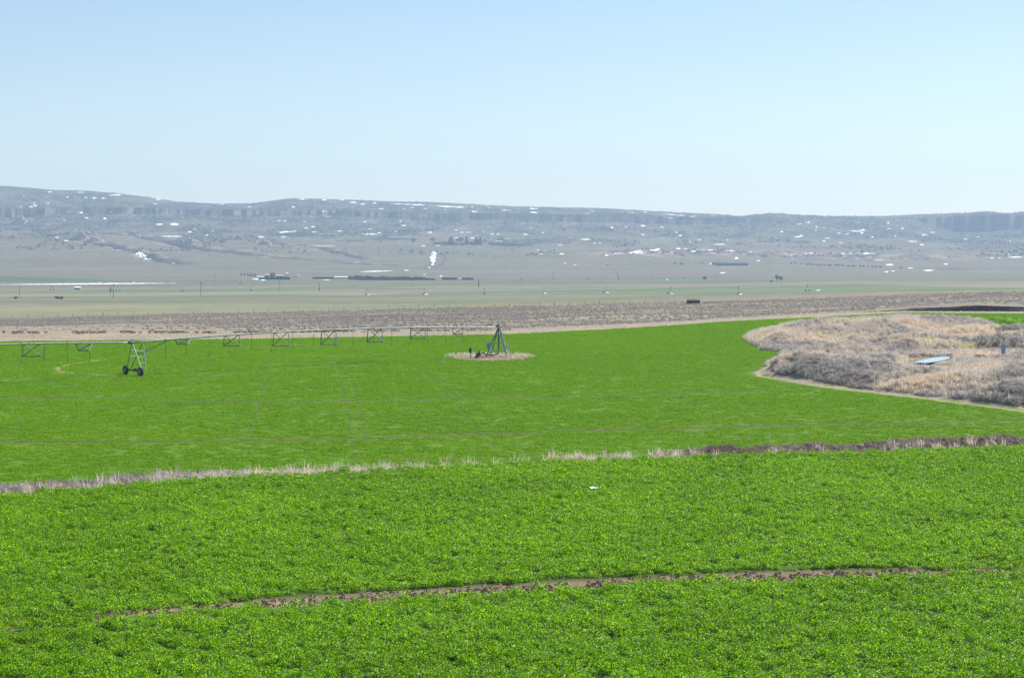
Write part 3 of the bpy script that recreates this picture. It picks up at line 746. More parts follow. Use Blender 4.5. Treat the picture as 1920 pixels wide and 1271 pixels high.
# weeds on the bank
def bank_pts(n, seed, lo, hi, dens_fn):
    r = np.random.default_rng(seed); n = int(n * 1.25); p = r.uniform(-440, 2360, n); d = np.interp(p, PX, E[0]) + r.uniform(lo, hi, n)
    k = r.uniform(0, 1, n) < dens_fn(p) * (0.4 + 1.2 * fbm(p / 16, d * 0, 145, 3))
    p, d = p[k], d[k]; x_ = (p - 960) / F * d
    return np.stack([x_, d, zat(x_, d)], 1), p
talld = P((-160, .3), (0, .35), (60, .25), (140, .15), (260, .2), (290, .6), (420, .75), (470, .55), (535, .3), (550, 1), (640, .9), (700, .6), (800, .5), (860, .35), (930, .12), (985, .12), (1010, .4),
          (1045, .9), (1150, .9), (1220, .55), (1300, .14), (1400, .06), (1650, .05), (1700, .14), (1850, .14), (1920, .08))
tp = [proto("tall_grass", *(lambda t: (t[0], t[1]))(blades(28, 0.28, 1.0, 0.017, 0.55, 300 + k)), tan, blades(28, 0.28, 1.0, 0.017, 0.55, 300 + k)[2]) for k in range(5)]
pts, _ = bank_pts(4000, 21, 0.3, 9, talld)
scatter("tall_dry_grass", pts, tp, 0.35, 1.15, "tall pale dry grass standing along the field edge", "grass", 22, tilt=0.1)
brd = P((-160, .4), (0, .35), (60, .5), (130, .6), (330, .45), (420, .2), (640, .15), (800, .1), (980, .25), (1030, .7), (1150, .6), (1200, .8), (1290, .9), (1330, 1), (2080, 1))
pts, _ = bank_pts(15000, 23, 0.6, 13, brd)
scatter("brown_weeds", pts, brnp, 0.5, 1.1, "brown matted tumbleweed heaped on the earth bank", "weeds", 24)
grd = P((-160, .5), (60, .9), (110, .2), (220, .5), (300, 1), (470, 1), (560, .5), (800, .3), (1000, .2), (1200, .05), (2080, .05))
pts, _ = bank_pts(11000, 25, 0.6, 11, grd)
scatter("grey_weeds", pts, gryp, 0.35, 0.8, "grey dry weeds along the left part of the bank", "weeds", 26)
def clod(k):
    r_ = np.random.default_rng(700 + k); nth, nph = 7, 4; vs = [(0, 0, 1.0)] ; 
    for i_ in range(1, nph):
        for j_ in range(nth):
            a_ = 6.283 * j_ / nth; e_ = 3.1416 * i_ / nph; q_ = r_.uniform(.7, 1.25); vs.append((math.sin(e_) * math.cos(a_) * q_, math.sin(e_) * math.sin(a_) * q_, math.cos(e_) * q_ * .7))
    vs = np.array(vs) * .08; f_ = []
    for i_ in range(nph - 2):
        for j_ in range(nth): f_.append((1 + i_ * nth + j_, 1 + i_ * nth + (j_ + 1) % nth, 1 + (i_ + 1) * nth + (j_ + 1) % nth, 1 + (i_ + 1) * nth + j_))
    for j_ in range(nth): f_.append((0, 1 + j_, 1 + (j_ + 1) % nth, 0))
    f_ = np.array([q_ if q_[0] != q_[3] else (q_[0], q_[1], q_[2], q_[2]) for q_ in f_]); f_ = f_[:nth * (nph - 2)]
    return proto("soil_clod", vs, f_, clodm, r_.uniform(0, 1, len(f_)))
clodm = plant_mat("soil_clod", [(0.0, (0.22, 0.16, 0.11)), (1.0, (0.46, 0.35, 0.26))], 0.0, 0.9, 0.1, 0.6)
r = np.random.default_rng(61); n = 5500; p = r.uniform(110, 1990, n); d = drow(TRACK(p), NEARZ) + r.normal(0, .55, n); k = fbm(p / 9, d * 1.2, 155, 3) > .45; p, d = p[k], d[k]; x = (p - 960) / F * d
scatter("soil_clods", np.stack([x, d, zat(x, d)], 1), [clod(k) for k in range(3)], 0.4, 1.6, "rough dark clods along the bare wheel rut", "soil", 62)
# tufts on the bare ground round the pivot
r = np.random.default_rng(27); n = 420; a_ = r.uniform(0, 6.283, n); q = np.sqrt(r.uniform(0, 1, n))
x = PVX - 1.2 + 6.6 * q * np.cos(a_); y = PVY - 0.5 + 8.8 * q * np.sin(a_); k = (y > PVY - 2) | (r.uniform(0, 1, n) < 0.15); x, y = x[k], y[k]
scatter("pivot_grass", np.stack([x, y, zat(x, y)], 1), tanp, 0.25, 0.65, "dry grass tufts on the bare patch under the pivot", "grass", 28)
# sagebrush
sage = plant_mat("sagebrush_leaf", [(0.0, (0.22, 0.195, 0.18)), (0.5, (0.37, 0.335, 0.30)), (1.0, (0.52, 0.475, 0.42))], 0.4, 0.8, 0.1, 0.02, ((0.85,) * 3, (1.12,) * 3))
sp = [tw(k + 20, sage, 34, 0.5, 0.15) for k in range(4)]
x, y, px, r = field_points(395, 900, 0.26, seed=31)
fe = np.interp(px, PX, d7) + 36; fn = 770 + 0 * px
nn = fbm(x * 0.03, y * 0.03, 147, 4)
lf_ = sst(650, 250, px) * sst(520, 470, y)
keep = (y > fe + 6) & (y < 765) & (nn > 0.25) & ~((px > 1640) & (y < fe + 30)) & (r.uniform(0, 1, len(x)) > 0.9 * lf_)
x, y = x[keep], y[keep]
scatter("sagebrush", np.stack([x, y, zat(x, y)], 1), sp, 0.3, 0.85, "low grey brown sagebrush dotting the rangeland", "shrubs", 32)
pts, n = [], 1900
r = np.random.default_rng(33); p = r.uniform(-160, 960, n); k = fbm(p / 16, p * 0, 149, 2) > 0.34; p = p[k]
d = np.interp(p, PX, d7) + 27 + r.normal(0, 2.2, len(p)); x = (p - 960) / F * d
dkg = plant_mat("dark_weed", [(0.0, (0.07, 0.075, 0.05)), (0.5, (0.14, 0.135, 0.095)), (1.0, (0.24, 0.23, 0.16))], 0.2, 0.8, 0.1, 0.1)
scatter("dark_weeds", np.stack([x, d, zat(x, d)], 1), [tw(k + 30, dkg, 60, 0.45, 0.10) for k in range(3)], 0.3, 0.8, "dark weed clumps along the far edge of the pivot field", "weeds", 34, zs=0.7)
x, y, px, r = field_points(340, 560, 0.8, -160, 2080, seed=35)
fe = np.interp(px, PX, d7); keep = (y > fe - 1) & (y < fe + 32) & ~((px > 1640) & (y > fe + 20)) & (fbm(x * .1, y * .1, 151, 3) > 0.35); x, y = x[keep], y[keep]
scatter("edge_grass", np.stack([x, y, zat(x, y)], 1), tanp, 0.3, 0.5, "pale dry grass strip beyond the green pivot field", "grass", 36)
# juniper scrub on the ridge
jun = plant_mat("juniper_leaf", [(0.0, (0.02, 0.035, 0.025)), (1.0, (0.06, 0.08, 0.05))], 0.1, 0.8, 0.1, 0.01)
jp = [tw(k + 40, jun, 30, 2.6, 0.9) for k in range(3)]
x, y, px, r = field_points(4700, 7780, 0.0016, -160, 2080, seed=37)
jn_ = fbm(x / 90, y / 260, 121, 5, 0.6) + r.uniform(-0.1, 0.1, len(x)) + 0.10 * np.exp(-((y - 6900) / 350) ** 2) + 0.05 * sst(1000, 1300, px) * sst(6300, 6800, y)
keep = jn_ > 0.56; x, y = x[keep], y[keep]
scatter("juniper_scrub", np.stack([x, y, zat(x, y)], 1), jp, 0.6, 1.5, "dark juniper scrub sprinkled over the hazy ridge", "shrubs", 38)

#OBJECTS#
# ------------------------------------------------------------------ the centre pivot machine
def kids(o): return [c for c in bpy.data.objects if c.parent == o]
def lerp(a, b, t): return a + (b - a) * t

PV = at_d(935, 308)                       # pivot point
TW = at_d(248, 272)                       # first drive tower
sp_dir = Vector((TW.x - PV.x, TW.y - PV.y, 0)); SPL = sp_dir.length; sp_dir.normalize()
pr_dir = Vector((-sp_dir.y, sp_dir.x, 0))      # away from / towards the viewer
if pr_dir.y > 0: pr_dir = -pr_dir              # points towards the viewer and right
T2 = Vector((TW.x, TW.y, 0)) + sp_dir * SPL; T2.z = zf(T2.x, T2.y)
mach = empty("centre_pivot_irrigator", PV)
tag(mach, "long galvanised centre pivot irrigator standing in the green field on truss spans and wheels", "irrigator")
def loc(p): return Vector(p) - PV

def wheel(parent, c, axle, R=0.62, w=0.34, name="wheel"):
    """tyre and rim round an axle direction, at c in the parent's space"""
    ax = Vector(axle).normalized(); up = Vector((0, 0, 1)); fw = ax.cross(up).normalized()
    n = 28; m = MB(); prof = [(-.5, .62), (-.5, .84), (-.38, .96), (-.12, 1.0), (.12, 1.0), (.38, .96), (.5, .84), (.5, .62)]
    vs = []
    for k in range(n):
        t = 2 * math.pi * k / n
        for a_, r_ in prof:
            rr = R * r_ * (1 - (0.035 if (k % 2 and r_ > .9) else 0))
            vs.append(c + ax * (a_ * w) + (fw * math.cos(t) + up * math.sin(t)) * rr)
    q = len(prof)
    fs = [(k * q + j, ((k + 1) % n) * q + j, ((k + 1) % n) * q + (j + 1) % q, k * q + (j + 1) % q) for k in range(n) for j in range(q)]
    m.add(vs, fs)
    wv = empty(name, (0, 0, 0)); wv.parent = parent
    m.build("tyre", M['tyre'], wv)
    m = MB(); vs = []
    rp = [(-.36, .0), (-.36, .16), (-.1, .2), (-.05, .5), (-.4, .63), (.4, .63), (.1, .5), (.3, .2), (.3, .0)]
    for k in range(20):
        t = 2 * math.pi * k / 20
        for a_, r_ in rp: vs.append(c + ax * (a_ * w) + (fw * math.cos(t) + up * math.sin(t)) * R * max(r_, .001))
    q = len(rp)
    m.add(vs, [(k * q + j, ((k + 1) % 20) * q + j, ((k + 1) % 20) * q + j + 1, k * q + j + 1) for k in range(20) for j in range(q - 1)])
    m.build("rim", M['galv'], wv)
    return wv

# pivot tower: four legs, cross bars, ladder, riser with elbow, control box
ptw = empty("pivot_tower"); ptw.parent = mach
H0 = 4.2
ang0 = math.radians(-12)
cA, sA = math.cos(ang0), math.sin(ang0)
def ft(i, j, z=0.0, s=1.55):
    x, y = i * s, j * s; return Vector((x * cA - y * sA, x * sA + y * cA, z))
def legp(i, j, t):       # point along a leg
    a, b = ft(i, j, -0.05), ft(i, j, 3.85, 0.16); return a.lerp(b, t)
for i, j in ((-1, -1), (1, -1), (1, 1), (-1, 1)):
    MB().path([legp(i, j, 0), legp(i, j, 1)], 0.075, 6).build("leg", M['galv_dark'] if i < 0 else M['galv'], ptw)  # left legs get darker steel, painting in their shaded side
    MB().box(-.22, .22, -.22, .22, -0.06, 0.05, c=ft(i, j)).build("foot_plate", M['galv_dark'], ptw)
for t in (0.22, 0.52, 0.78):
    for (a, b) in (((-1, -1), (1, -1)), ((1, -1), (1, 1)), ((1, 1), (-1, 1)), ((-1, 1), (-1, -1))):
        MB().path([legp(*a, t), legp(*b, t)], 0.04, 5).build("cross_bar", M['galv'], ptw)
lad = MB(); o1 = Vector((0.05, -0.03, 0)); a0, a1 = legp(1, -1, 0.1) + Vector((.12, -.05, 0)), legp(1, -1, 1.0) + Vector((.1, -.03, 0))
b0, b1 = a0 + Vector((0.26, .26, 0)), a1 + Vector((0.12, .2, 0))
lad.path([a0, a1], .03, 5); lad.path([b0, b1], .03, 5)
for k in range(9): lad.path([a0.lerp(a1, (k + .5) / 9), b0.lerp(b1, (k + .5) / 9)], .022, 5)
lad.build("ladder", M['galv'], ptw)
rs_ = MB(); rs_.path([(0, 0, 4.0), (0, 0, 0.95), (-.05, -.02, .6), (-.25, -.1, .33), (-.6, -.2, .22), (-1.1, -.3, .2), (-1.8, -.45, .28), (-2.2, -.5, .5), (-2.7, -.62, .55), (-3.3, -.75, .42)], .11, 10)
rs_.build("riser_pipe", M['galv_dark'], ptw, True)
bx = MB(); bp_ = legp(-1, -1, 0.42) + Vector((-.28, -.2, 0)); bx.box(-.24, .24, -.16, .16, -.36, .36, ang0, bp_); bx.box(-.27, .27, -.2, .2, .36, .41, ang0, bp_)
bx.build("control_box", M['blue'], ptw, bevel=0.01)
bx = MB(); bx.box(-.02, .02, -.19, -.17, -.3, .3, ang0, bp_ + Vector((.0, -.0, 0))); bx.path([bp_ + Vector((0, 0, -.36)), bp_ + Vector((.15, .1, -1.0)), ft(-1, -1, 0.0) + Vector((.1, .1, 0))], .025, 5)
bx.build("box_conduit", M['galv_dark'], ptw)
sw_ = MB(); sw_.path([(0, 0, 3.85), (0, 0, 4.15)], .2, 12); sw_.path([(0, 0, 4.1), (0, 0, 4.3), (-.08, -.05, 4.42), (-.22, -.16, 4.45), (-.33, -.25, 4.36), (-.42, -.33, 4.2)], .1, 10)
sw_.build("swivel_elbow", M['galv_dark'], ptw, True)
MB().path([(0, 0, 4.2), (0.04, 0, 4.72)], .05, 8).build("collector_post", M['galv'], ptw)
MB().box(-.13, .13, -.13, .13, 4.5, 4.72).build("collector_ring", M['galv'], ptw)

TRUSS = [(0.115, 0.45, 1.0), (0.235, 1.0, 1.55), (0.36, 1.0, 1.9), (0.49, 1.0, 2.0), (0.62, 1.0, 1.85), (0.75, 0.95, 1.45), (0.875, 0.5, 0.75)]
HOSES = [0.10, 0.155, 0.205, 0.26, 0.31, 0.365, 0.42, 0.475, 0.53, 0.59, 0.645, 0.70, 0.755, 0.81, 0.865, 0.92, 0.97]
def build_span(a, b, za, zb, arch, attach_t=0.975):
    """pipe with trusses from a to b (machine space, plan), pipe heights za, zb"""
    L_ = (b - a).length; dr = (b - a).normalized(); pr = pr_dir
    def pt(t):
        p = a.lerp(b, t); p.z = lerp(za, zb, t) + arch * 4 * t * (1 - t); return p
    sp_ = empty("pipe_span"); sp_.parent = mach
    pm = MB(); pm.path([pt(k / 40) for k in range(41)], .105, 10)
    for t in (.12, .24, .37, .5, .63, .76, .88): pm.path([pt(t - .0008), pt(t + .0008)], .14, 10)
    pm.build("main_pipe", M['galv'], sp_, True)
    nodes = []
    for t, wd, dp in TRUSS:
        dt = 1.15 / L_
        A_, B_ = pt(t - dt), pt(t + dt); cc = pt(t) - Vector((0, 0, dp))
        Cn = cc - dr * 0.95 * wd + pr * 0.55; Dn = cc + dr * 0.95 * wd - pr * 0.55
        tm = MB()
        for p, q in ((B_, Dn), (A_, Dn), (B_, Cn), (Cn, Dn)): tm.path([p, q], .06, 5)
        tm.build("truss", M['galv_dark'], sp_)  # darker steel paints these truss members as shaded
        MB().path([A_, Cn], .06, 6).build("truss_strut", M['galv'], sp_)  # brighter steel paints this strut as the sunlit one
        nodes.append((Cn, Dn))
    rod = MB()
    e0, e1 = pt(0.01) - Vector((0, 0, .1)), pt(1) + Vector((0, 0, 0))
    for s in (0, 1):
        ch = [pt(0.03)] + [n_[s] for n_ in nodes]
        rod.path(ch, .0045, 4)
        leg_pt = pt(0.985) - Vector((0, 0, 1.55)) + pr * (0.55 if s == 0 else -0.1)
        rod.path([nodes[-1][s], leg_pt], .006, 4)
        rod.path([pt(0.905), leg_pt], .035, 5)
    rod.build("truss_rods", M['galv_dark'], sp_)
    for k, t in enumerate(HOSES):
        p = pt(t); s = 0.14 * (1 if k % 2 else -1); h = MB()
        h.path([p + Vector((0, 0, .08)), p + Vector((0, 0, .22)) + pr * s * .6, p + Vector((0, 0, .16)) + pr * s, p + pr * s * 1.2 - Vector((0, 0, .3)), p + pr * s * 1.2 - Vector((0, 0, 2.15 + .25 * math.sin(k * 2.1)))], .022, 5)
        q = p + pr * s * 1.2 - Vector((0, 0, 2.15 + .25 * math.sin(k * 2.1))); h.path([q, q - Vector((0, 0, .18))], .04, 6)
        h.build("drop_hose", M['hose'], sp_)
    return sp_

def build_tower(base, zp):
    """wheeled drive tower under the pipe at base (machine space); zp pipe height above base"""
    tw_ = empty("drive_tower"); tw_.parent = mach
    R = 0.60
    wr, wlf = base + pr_dir * 2.0 - sp_dir * .1, base - pr_dir * 2.0 - sp_dir * .1
    for w_ in (wr, wlf): w_.z = zf(w_.x + PV.x, w_.y + PV.y) - PV.z + R - .03
    apex1 = Vector((base.x, base.y, base.z + zp - .1)); apex2 = apex1 - sp_dir * 1.5
    for wc, s in ((wr, 1), (wlf, -1)):
        hub = wc - sp_dir * 0.0 + Vector((0, 0, .15)) + sp_dir * 0.02 - pr_dir * s * .0
        g = hub - sp_dir * .35
        for k, ap_ in enumerate((apex1, apex2)):
            f_ = g + (sp_dir * .12 if k == 0 else -sp_dir * .45)
            MB().path([f_, ap_ + pr_dir * s * .12], .058 if s > 0 else .05, 6).build("leg", M['galv'] if s > 0 else M['galv_dark'], tw_)  # left wheel's legs darker, right wheel's brighter: sun side put into the material
        for t in ((.28, .5, .72) if s > 0 else (.5, .75)):
            p = (g + sp_dir * .12).lerp(apex1 + pr_dir * s * .12, t); q = (g - sp_dir * .45).lerp(apex2 + pr_dir * s * .12, t)
            MB().path([p, q], .035, 5).build("rung", M['galv'], tw_)
        wheel(tw_, wc, sp_dir, R, .36)
    for s_ in (0,):
        a, b = wlf - sp_dir * .35 + Vector((0, 0, .08)), wr - sp_dir * .35 + Vector((0, 0, .08))
        MB().path([a - (b - a) * .02, b + (b - a) * .02], .09, 8).build("base_beam", M['galv_dark'], tw_)
        mb = MB(); c = a.lerp(b, .5); mb.path([c + pr_dir * .35, c - pr_dir * .35], .17, 10); mb.box(-.16, .16, -.16, .16, -.16, .22, .3, c)
        mb.build("drive_motor", M['galv_dark'], tw_)
        sh = MB(); sh.path([a + Vector((0, 0, -.12)), b + Vector((0, 0, -.12))], .03, 6); sh.build("drive_shaft", M['galv'], tw_)
    MB().box(-.24, .24, -.2, .2, .12, .62, 0.4, apex1).build("tower_box", M['white'], tw_, bevel=.02)
    mb = MB(); mb.path([apex1 + sp_dir * .55 + Vector((0, 0, .1)), apex1 - sp_dir * .2 + Vector((0, 0, .1))], .15, 10); mb.build("pipe_joint", M['galv_dark'], tw_, True)
    return tw_
pA = Vector((0, 0, 0)); pB = loc(TW); pC = loc(T2)
zB = 4.15 + pB.z; zC = 4.15 + pC.z
build_span(Vector((-.42, -.33, 0)), Vector((pB.x, pB.y, 0)), H0 + .0, zB, .62)
build_span(Vector((pB.x, pB.y, 0)), Vector((pC.x, pC.y, 0)), zB, zC, .62)
build_tower(pB, 4.15); build_tower(pC, 4.15)

# panel box on its post and the valve, beside the pivot
def on(px, row, dmin=62): return gp(px, row, dmin)
q = at_d(883, 304.5)
pb = empty("panel_post", q); tag(pb, "black weatherproof panel on a stake with a white post, left of the pivot", "panel")
m = MB(); m.box(-.26, .12, -.14, .14, .75, 1.42, .3); m.build("panel", M['black'], pb, bevel=.02)
m = MB(); m.box(-.13, -.04, -.05, .05, -.1, .78, .1); m.build("stake", M['black'], pb)
m = MB(); m.box(.1, .2, -.12, -.02, -.1, 1.2, 0); m.build("post", M['white'], pb)
q = at_d(899, 305)
vb = empty("valve", q); tag(vb, "dark cast iron valve on the bare ground between the panel and the pivot", "valve")
m = MB(); m.path([(-.55, 0, -.05), (-.3, 0, .35), (0, 0, .5), (.25, 0, .48)], .2, 10); m.build("valve_body", M['black'], vb, True)
m = MB(); m.path([(0, 0, .5), (0, 0, .95)], .13, 8); m.path([(-.16, 0, .95), (.16, 0, .95)], .06, 6); m.build("valve_stem", M['rust'], vb, True)

# ------------------------------------------------------------------ knoll fittings
q = at_d(1720, 305); q2 = at_d(1660, 305)
gpz = on(1720, 673, 285).z
pw = MB(); L0, L1 = at_d(1657, 306), at_d(1786, 306); zp = 16.7 - 306 * (664.5 - 450) / F
pipe = empty("water_pipe", (L0.x, L0.y, zp)); tag(pipe, "dark horizontal steel pipe above the pale blue sheet in the weedy knoll", "pipe")
dx = L1.x - L0.x
MB().path([(0, 0, 0), (dx, 0, 0.03)], .13, 10).build("tube", M['galv_dark'], pipe, True)
MB().box(dx * .2 - .18, dx * .2 + .18, -.2, .2, -.28, .22).build("flange", M['black'], pipe)
for t in (.06, .5, .93):
    MB().box(dx * t - .06, dx * t + .06, -.06, .06, -1.6, -.05).build("support", M['rust'], pipe)
zz = zf(*at_d(1745, 297).xy) + .16
wpts = [((p - 960) / F * (16.7 - zz) * F / (r - 450), (16.7 - zz) * F / (r - 450)) for p, r in [(1712, 679), (1730, 675), (1755, 669.5), (1783, 666.5), (1779, 672), (1757, 677), (1735, 680)]]
M['sheet'] = surf("pale_blue_sheet", (0.28, 0.40, 0.49), 0.5, 0, 0.06, 0.5)
m = MB(); m.prism([(a - wpts[0][0], b - wpts[0][1]) for a, b in reversed(wpts)], 0, .1)
ow = m.build("flat_sheet", M['sheet']); ow.location = (wpts[0][0], wpts[0][1], zz - .1); tag(ow, "pale blue flat sheet lying in the weedy knoll under the dark pipe", "sheet")
q = at_d(1881, 300); zb_ = 16.7 - 300 * (668 - 450) / F; q.z = min(q.z, zb_)
bxp = empty("pump_box", q); tag(bxp, "narrow blue grey pump cabinet with bent wires, beside the wire hoop in the weeds", "pump box"); hB = zb_ - q.z
m = MB(); m.box(-.24, .24, -.22, .22, hB + .35, hB + 1.75, .2); m.build("cabinet", M['paleblue'], bxp, bevel=.02)
m = MB(); m.box(-.1, .1, -.1, .1, -.3, hB + .36, .2); m.build("stand", M['galv_dark'], bxp)
m = MB(); m.path([(-.15, 0, hB + 1.7), (-.35, 0, hB + 2.2), (-.5, 0, hB + 2.3)], .035, 5); m.build("wire", M['galv'], bxp)
m = MB(); m.path([(.15, 0, hB + 1.7), (.3, 0, hB + 2.1), (.4, 0, hB + 1.9)], .035, 5); m.path([(0, 0, hB + 1.7), (0, 0, hB + 2.35)], .05, 6); m.build("wire", M['galv'], bxp)
q = at_d(1866, 299); zb_ = 16.7 - 299 * (668 - 450) / F
hp = MB(); hp.path([(.55 * math.cos(t * math.pi / 12), .12 * math.sin(t * math.pi / 12), .5 + .55 * math.sin(t * math.pi / 12)) for t in range(25)], .03, 6)
ho_ = hp.build("wire_hoop", M['galv_dark']); ho_.location = (q.x, q.y, max(q.z, zb_)); tag(ho_, "round grey wire hoop lying in the dry grass beside the pump cabinet", "hoop")
# paper scrap in the near field
q = gp(1117, 925); pp = MB(); r_ = random.Random(4)
nx, ny = 9, 5; vs = [((i / (nx - 1) - .5) * .62, (j / (ny - 1) - .5) * .34, .05 + .06 * r_.random() * .5 + .02 * math.sin(i * .9)) for j in range(ny) for i in range(nx)]
pp.add(vs, [(j * nx + i, j * nx + i + 1, (j + 1) * nx + i + 1, (j + 1) * nx + i) for j in range(ny - 1) for i in range(nx - 1)])
oo = pp.build("paper_scrap", M['paper']); oo.location = (q.x, q.y, q.z + .27); oo.rotation_euler = (.12, 0, .12); md = oo.modifiers.new("t", 'SOLIDIFY'); md.thickness = .004
tag(oo, "crumpled white paper scrap lying on the near alfalfa", "paper")

# ------------------------------------------------------------------ wire fence along the rangeland
fpx = [k * 28.2 + 24 for k in range(-4, 46)]
FR = fence_row
fo = None
fpts = []
for p in fpx:
    d_ = 772.0; fpts.append(at_d(p, d_))
fo = empty("wire_fence", fpts[0]); tag(fo, "long post and wire fence between the rangeland and the far fields", "fence")
for p in fpts:
    q = p - fpts[0]; h = 1.15 + .25 * random.random()
    MB().path([q + Vector((0, 0, -.2)), q + Vector((random.uniform(-.05, .05), 0, h))], .06 if random.random() > .3 else .09, 6).build("post", M['wood'], fo)
for hh in (.35, .65, .95):
    wmb = MB(); wmb.path([p - fpts[0] + Vector((0, -.1, hh)) for p in fpts], .012, 4); wmb.build("wire", M['galv_dark'], fo)

# ------------------------------------------------------------------ power poles
def pole(px, row, h, d=None, lab="", arms=0, rad=.16, mat='wood', cross=False):
    q = gp(px, row) if d is None else at_d(px, d)
    o = empty("power_pole", q); tag(o, lab, "power pole")
    MB().path([(0, 0, -.3), (0, 0, h)], rad, 8, rad * .7).build("pole", M[mat], o)
    for k in range(arms):
        MB().box(-1.2, 1.2, -.07, .07, h - .5 - k * .8, h - .36 - k * .8, .3).build("crossarm", M[mat], o)
    return o
pole(206.5, 554, 6.0, lab="shorter pole of the pair carrying the blue transformer", arms=1)
p2 = pole(212.5, 560, 9.2, lab="taller pole of the pair carrying the blue transformer", arms=0, rad=.2)
m = MB(); m.path([(-1.6, 0, 4.6), (-1.6, 0, 6.2)], .75, 12); m.box(-2.6, -.1, -.1, .1, 4.3, 4.6); m.build("transformer", M['paleblue'], p2)
pole(376.5, 555, 9.2, lab="dark single power pole between the two far irrigator spans", arms=1, rad=.2)
pole(523.5, 547, 8.4, lab="power pole with a crossarm and transformer in front of the ranch", arms=2)
pole(599, 546, 7.2, lab="pale thin power pole right of the ranch yard", arms=1)
pole(36.5, 559, 9.0, lab="thin power pole near the left edge below the snow drift", arms=0, rad=.12)
pole(403.5, 530, 11.0, lab="thin tall pole left of the conifer row", arms=1, rad=.14)
pole(771.5, 537, 5.0, lab="pale short pole below the feedlot", mat='galv')
pole(897.5, 538, 7.5, lab="thick dark pole right of the long dark windbreaks", rad=.5, mat='darkwood')
pole(910, 524, 9.0, lab="thin pole standing beyond the thick dark pole", rad=.12)
pole(1036, 526, 12.0, lab="thin pole beside the far wheeled towers, left one", rad=.16)
pole(1158, 527, 11.0, lab="thin pole beside the far wheeled towers, right one", rad=.18)
pole(1344, 523, 6.0, lab="short thin pole left of the bare tree", rad=.16, arms=1)
pole(1459, 539, 6.0, lab="short pale post below the bare tree", rad=.2, mat='white')

# ------------------------------------------------------------------ far irrigators
def far_irrigator(px_rows, lab, hgt=3.6, metal='galv', boxm=None, wr=.5):
    pts_ = [gp(p, r) for p, r in px_rows]
    o = empty("centre_pivot_irrigator", pts_[0]); tag(o, lab, "irrigator")
    for i, q in enumerate(pts_):
        b = q - pts_[0]
        dr = (pts_[min(i + 1, len(pts_) - 1)] - pts_[max(i - 1, 0)]); dr.z = 0; dr.normalize(); pr = Vector((-dr.y, dr.x, 0))
        t_ = empty("drive_tower", (0, 0, 0)); t_.parent = o
        m = MB()
        for s in (-1, 1):
            for e in (-.5, .5): m.path([b + dr * 1.5 * s * .6 + Vector((0, 0, .8)) + pr * 1.4 * s, b + dr * e + Vector((0, 0, hgt))], .06, 5)
        m.build("frame", M[metal], t_)
        for s in (-1, 1):
            m = MB(); c = b + dr * .9 * s + pr * 1.4 * s; c.z += wr; m.path([c - pr * .3, c + pr * .3], wr, 14); m.build("wheel", M['tyre'], t_)
        if boxm:
            m = MB(); m.box(-1.5, 1.5, -.7, .7, .5, 1.9, .2, b + Vector((.8, -1.2, 0))); m.build("tank", M[boxm], t_)
        m = MB(); m.box(-.35, .35, -.35, .35, hgt - .1, hgt + .6, 0, b); m.build("tower_box", M['galv'], t_)
    for a, b in zip(pts_[:-1], pts_[1:]):
        m = MB(); m.path([(a - pts_[0]).lerp(b - pts_[0], k / 12) + Vector((0, 0, hgt + .5 * 4 * (k / 12) * (1 - k / 12))) for k in range(13)], .085, 6); m.build("main_pipe", M[metal], o)
    return o
far_irrigator([(-25, 544), (98, 544.5), (221, 545.5), (342, 547), (471, 545.5), (599, 544)], "far thin dark irrigator crossing below the long snow drift")
far_irrigator([(186, 531.5), (250, 531.5), (312, 531.5), (379, 532.5), (452, 533)], "small distant irrigator with white towers along the long snow drift", boxm='white')
far_irrigator([(977, 525), (1040, 524.5), (1101, 524), (1160, 523.5), (1222, 523), (1281, 522)], "most distant irrigator, a dotted row of wheel pairs on pale ground")
far_irrigator([(688, 553), (796, 552.5), (908, 551.5), (1020, 550), (1136, 549), (1257, 551), (1385, 552.5), (1514, 546)], "irrigator with white patches added for its bright tower tops, strung along the far dull green field")

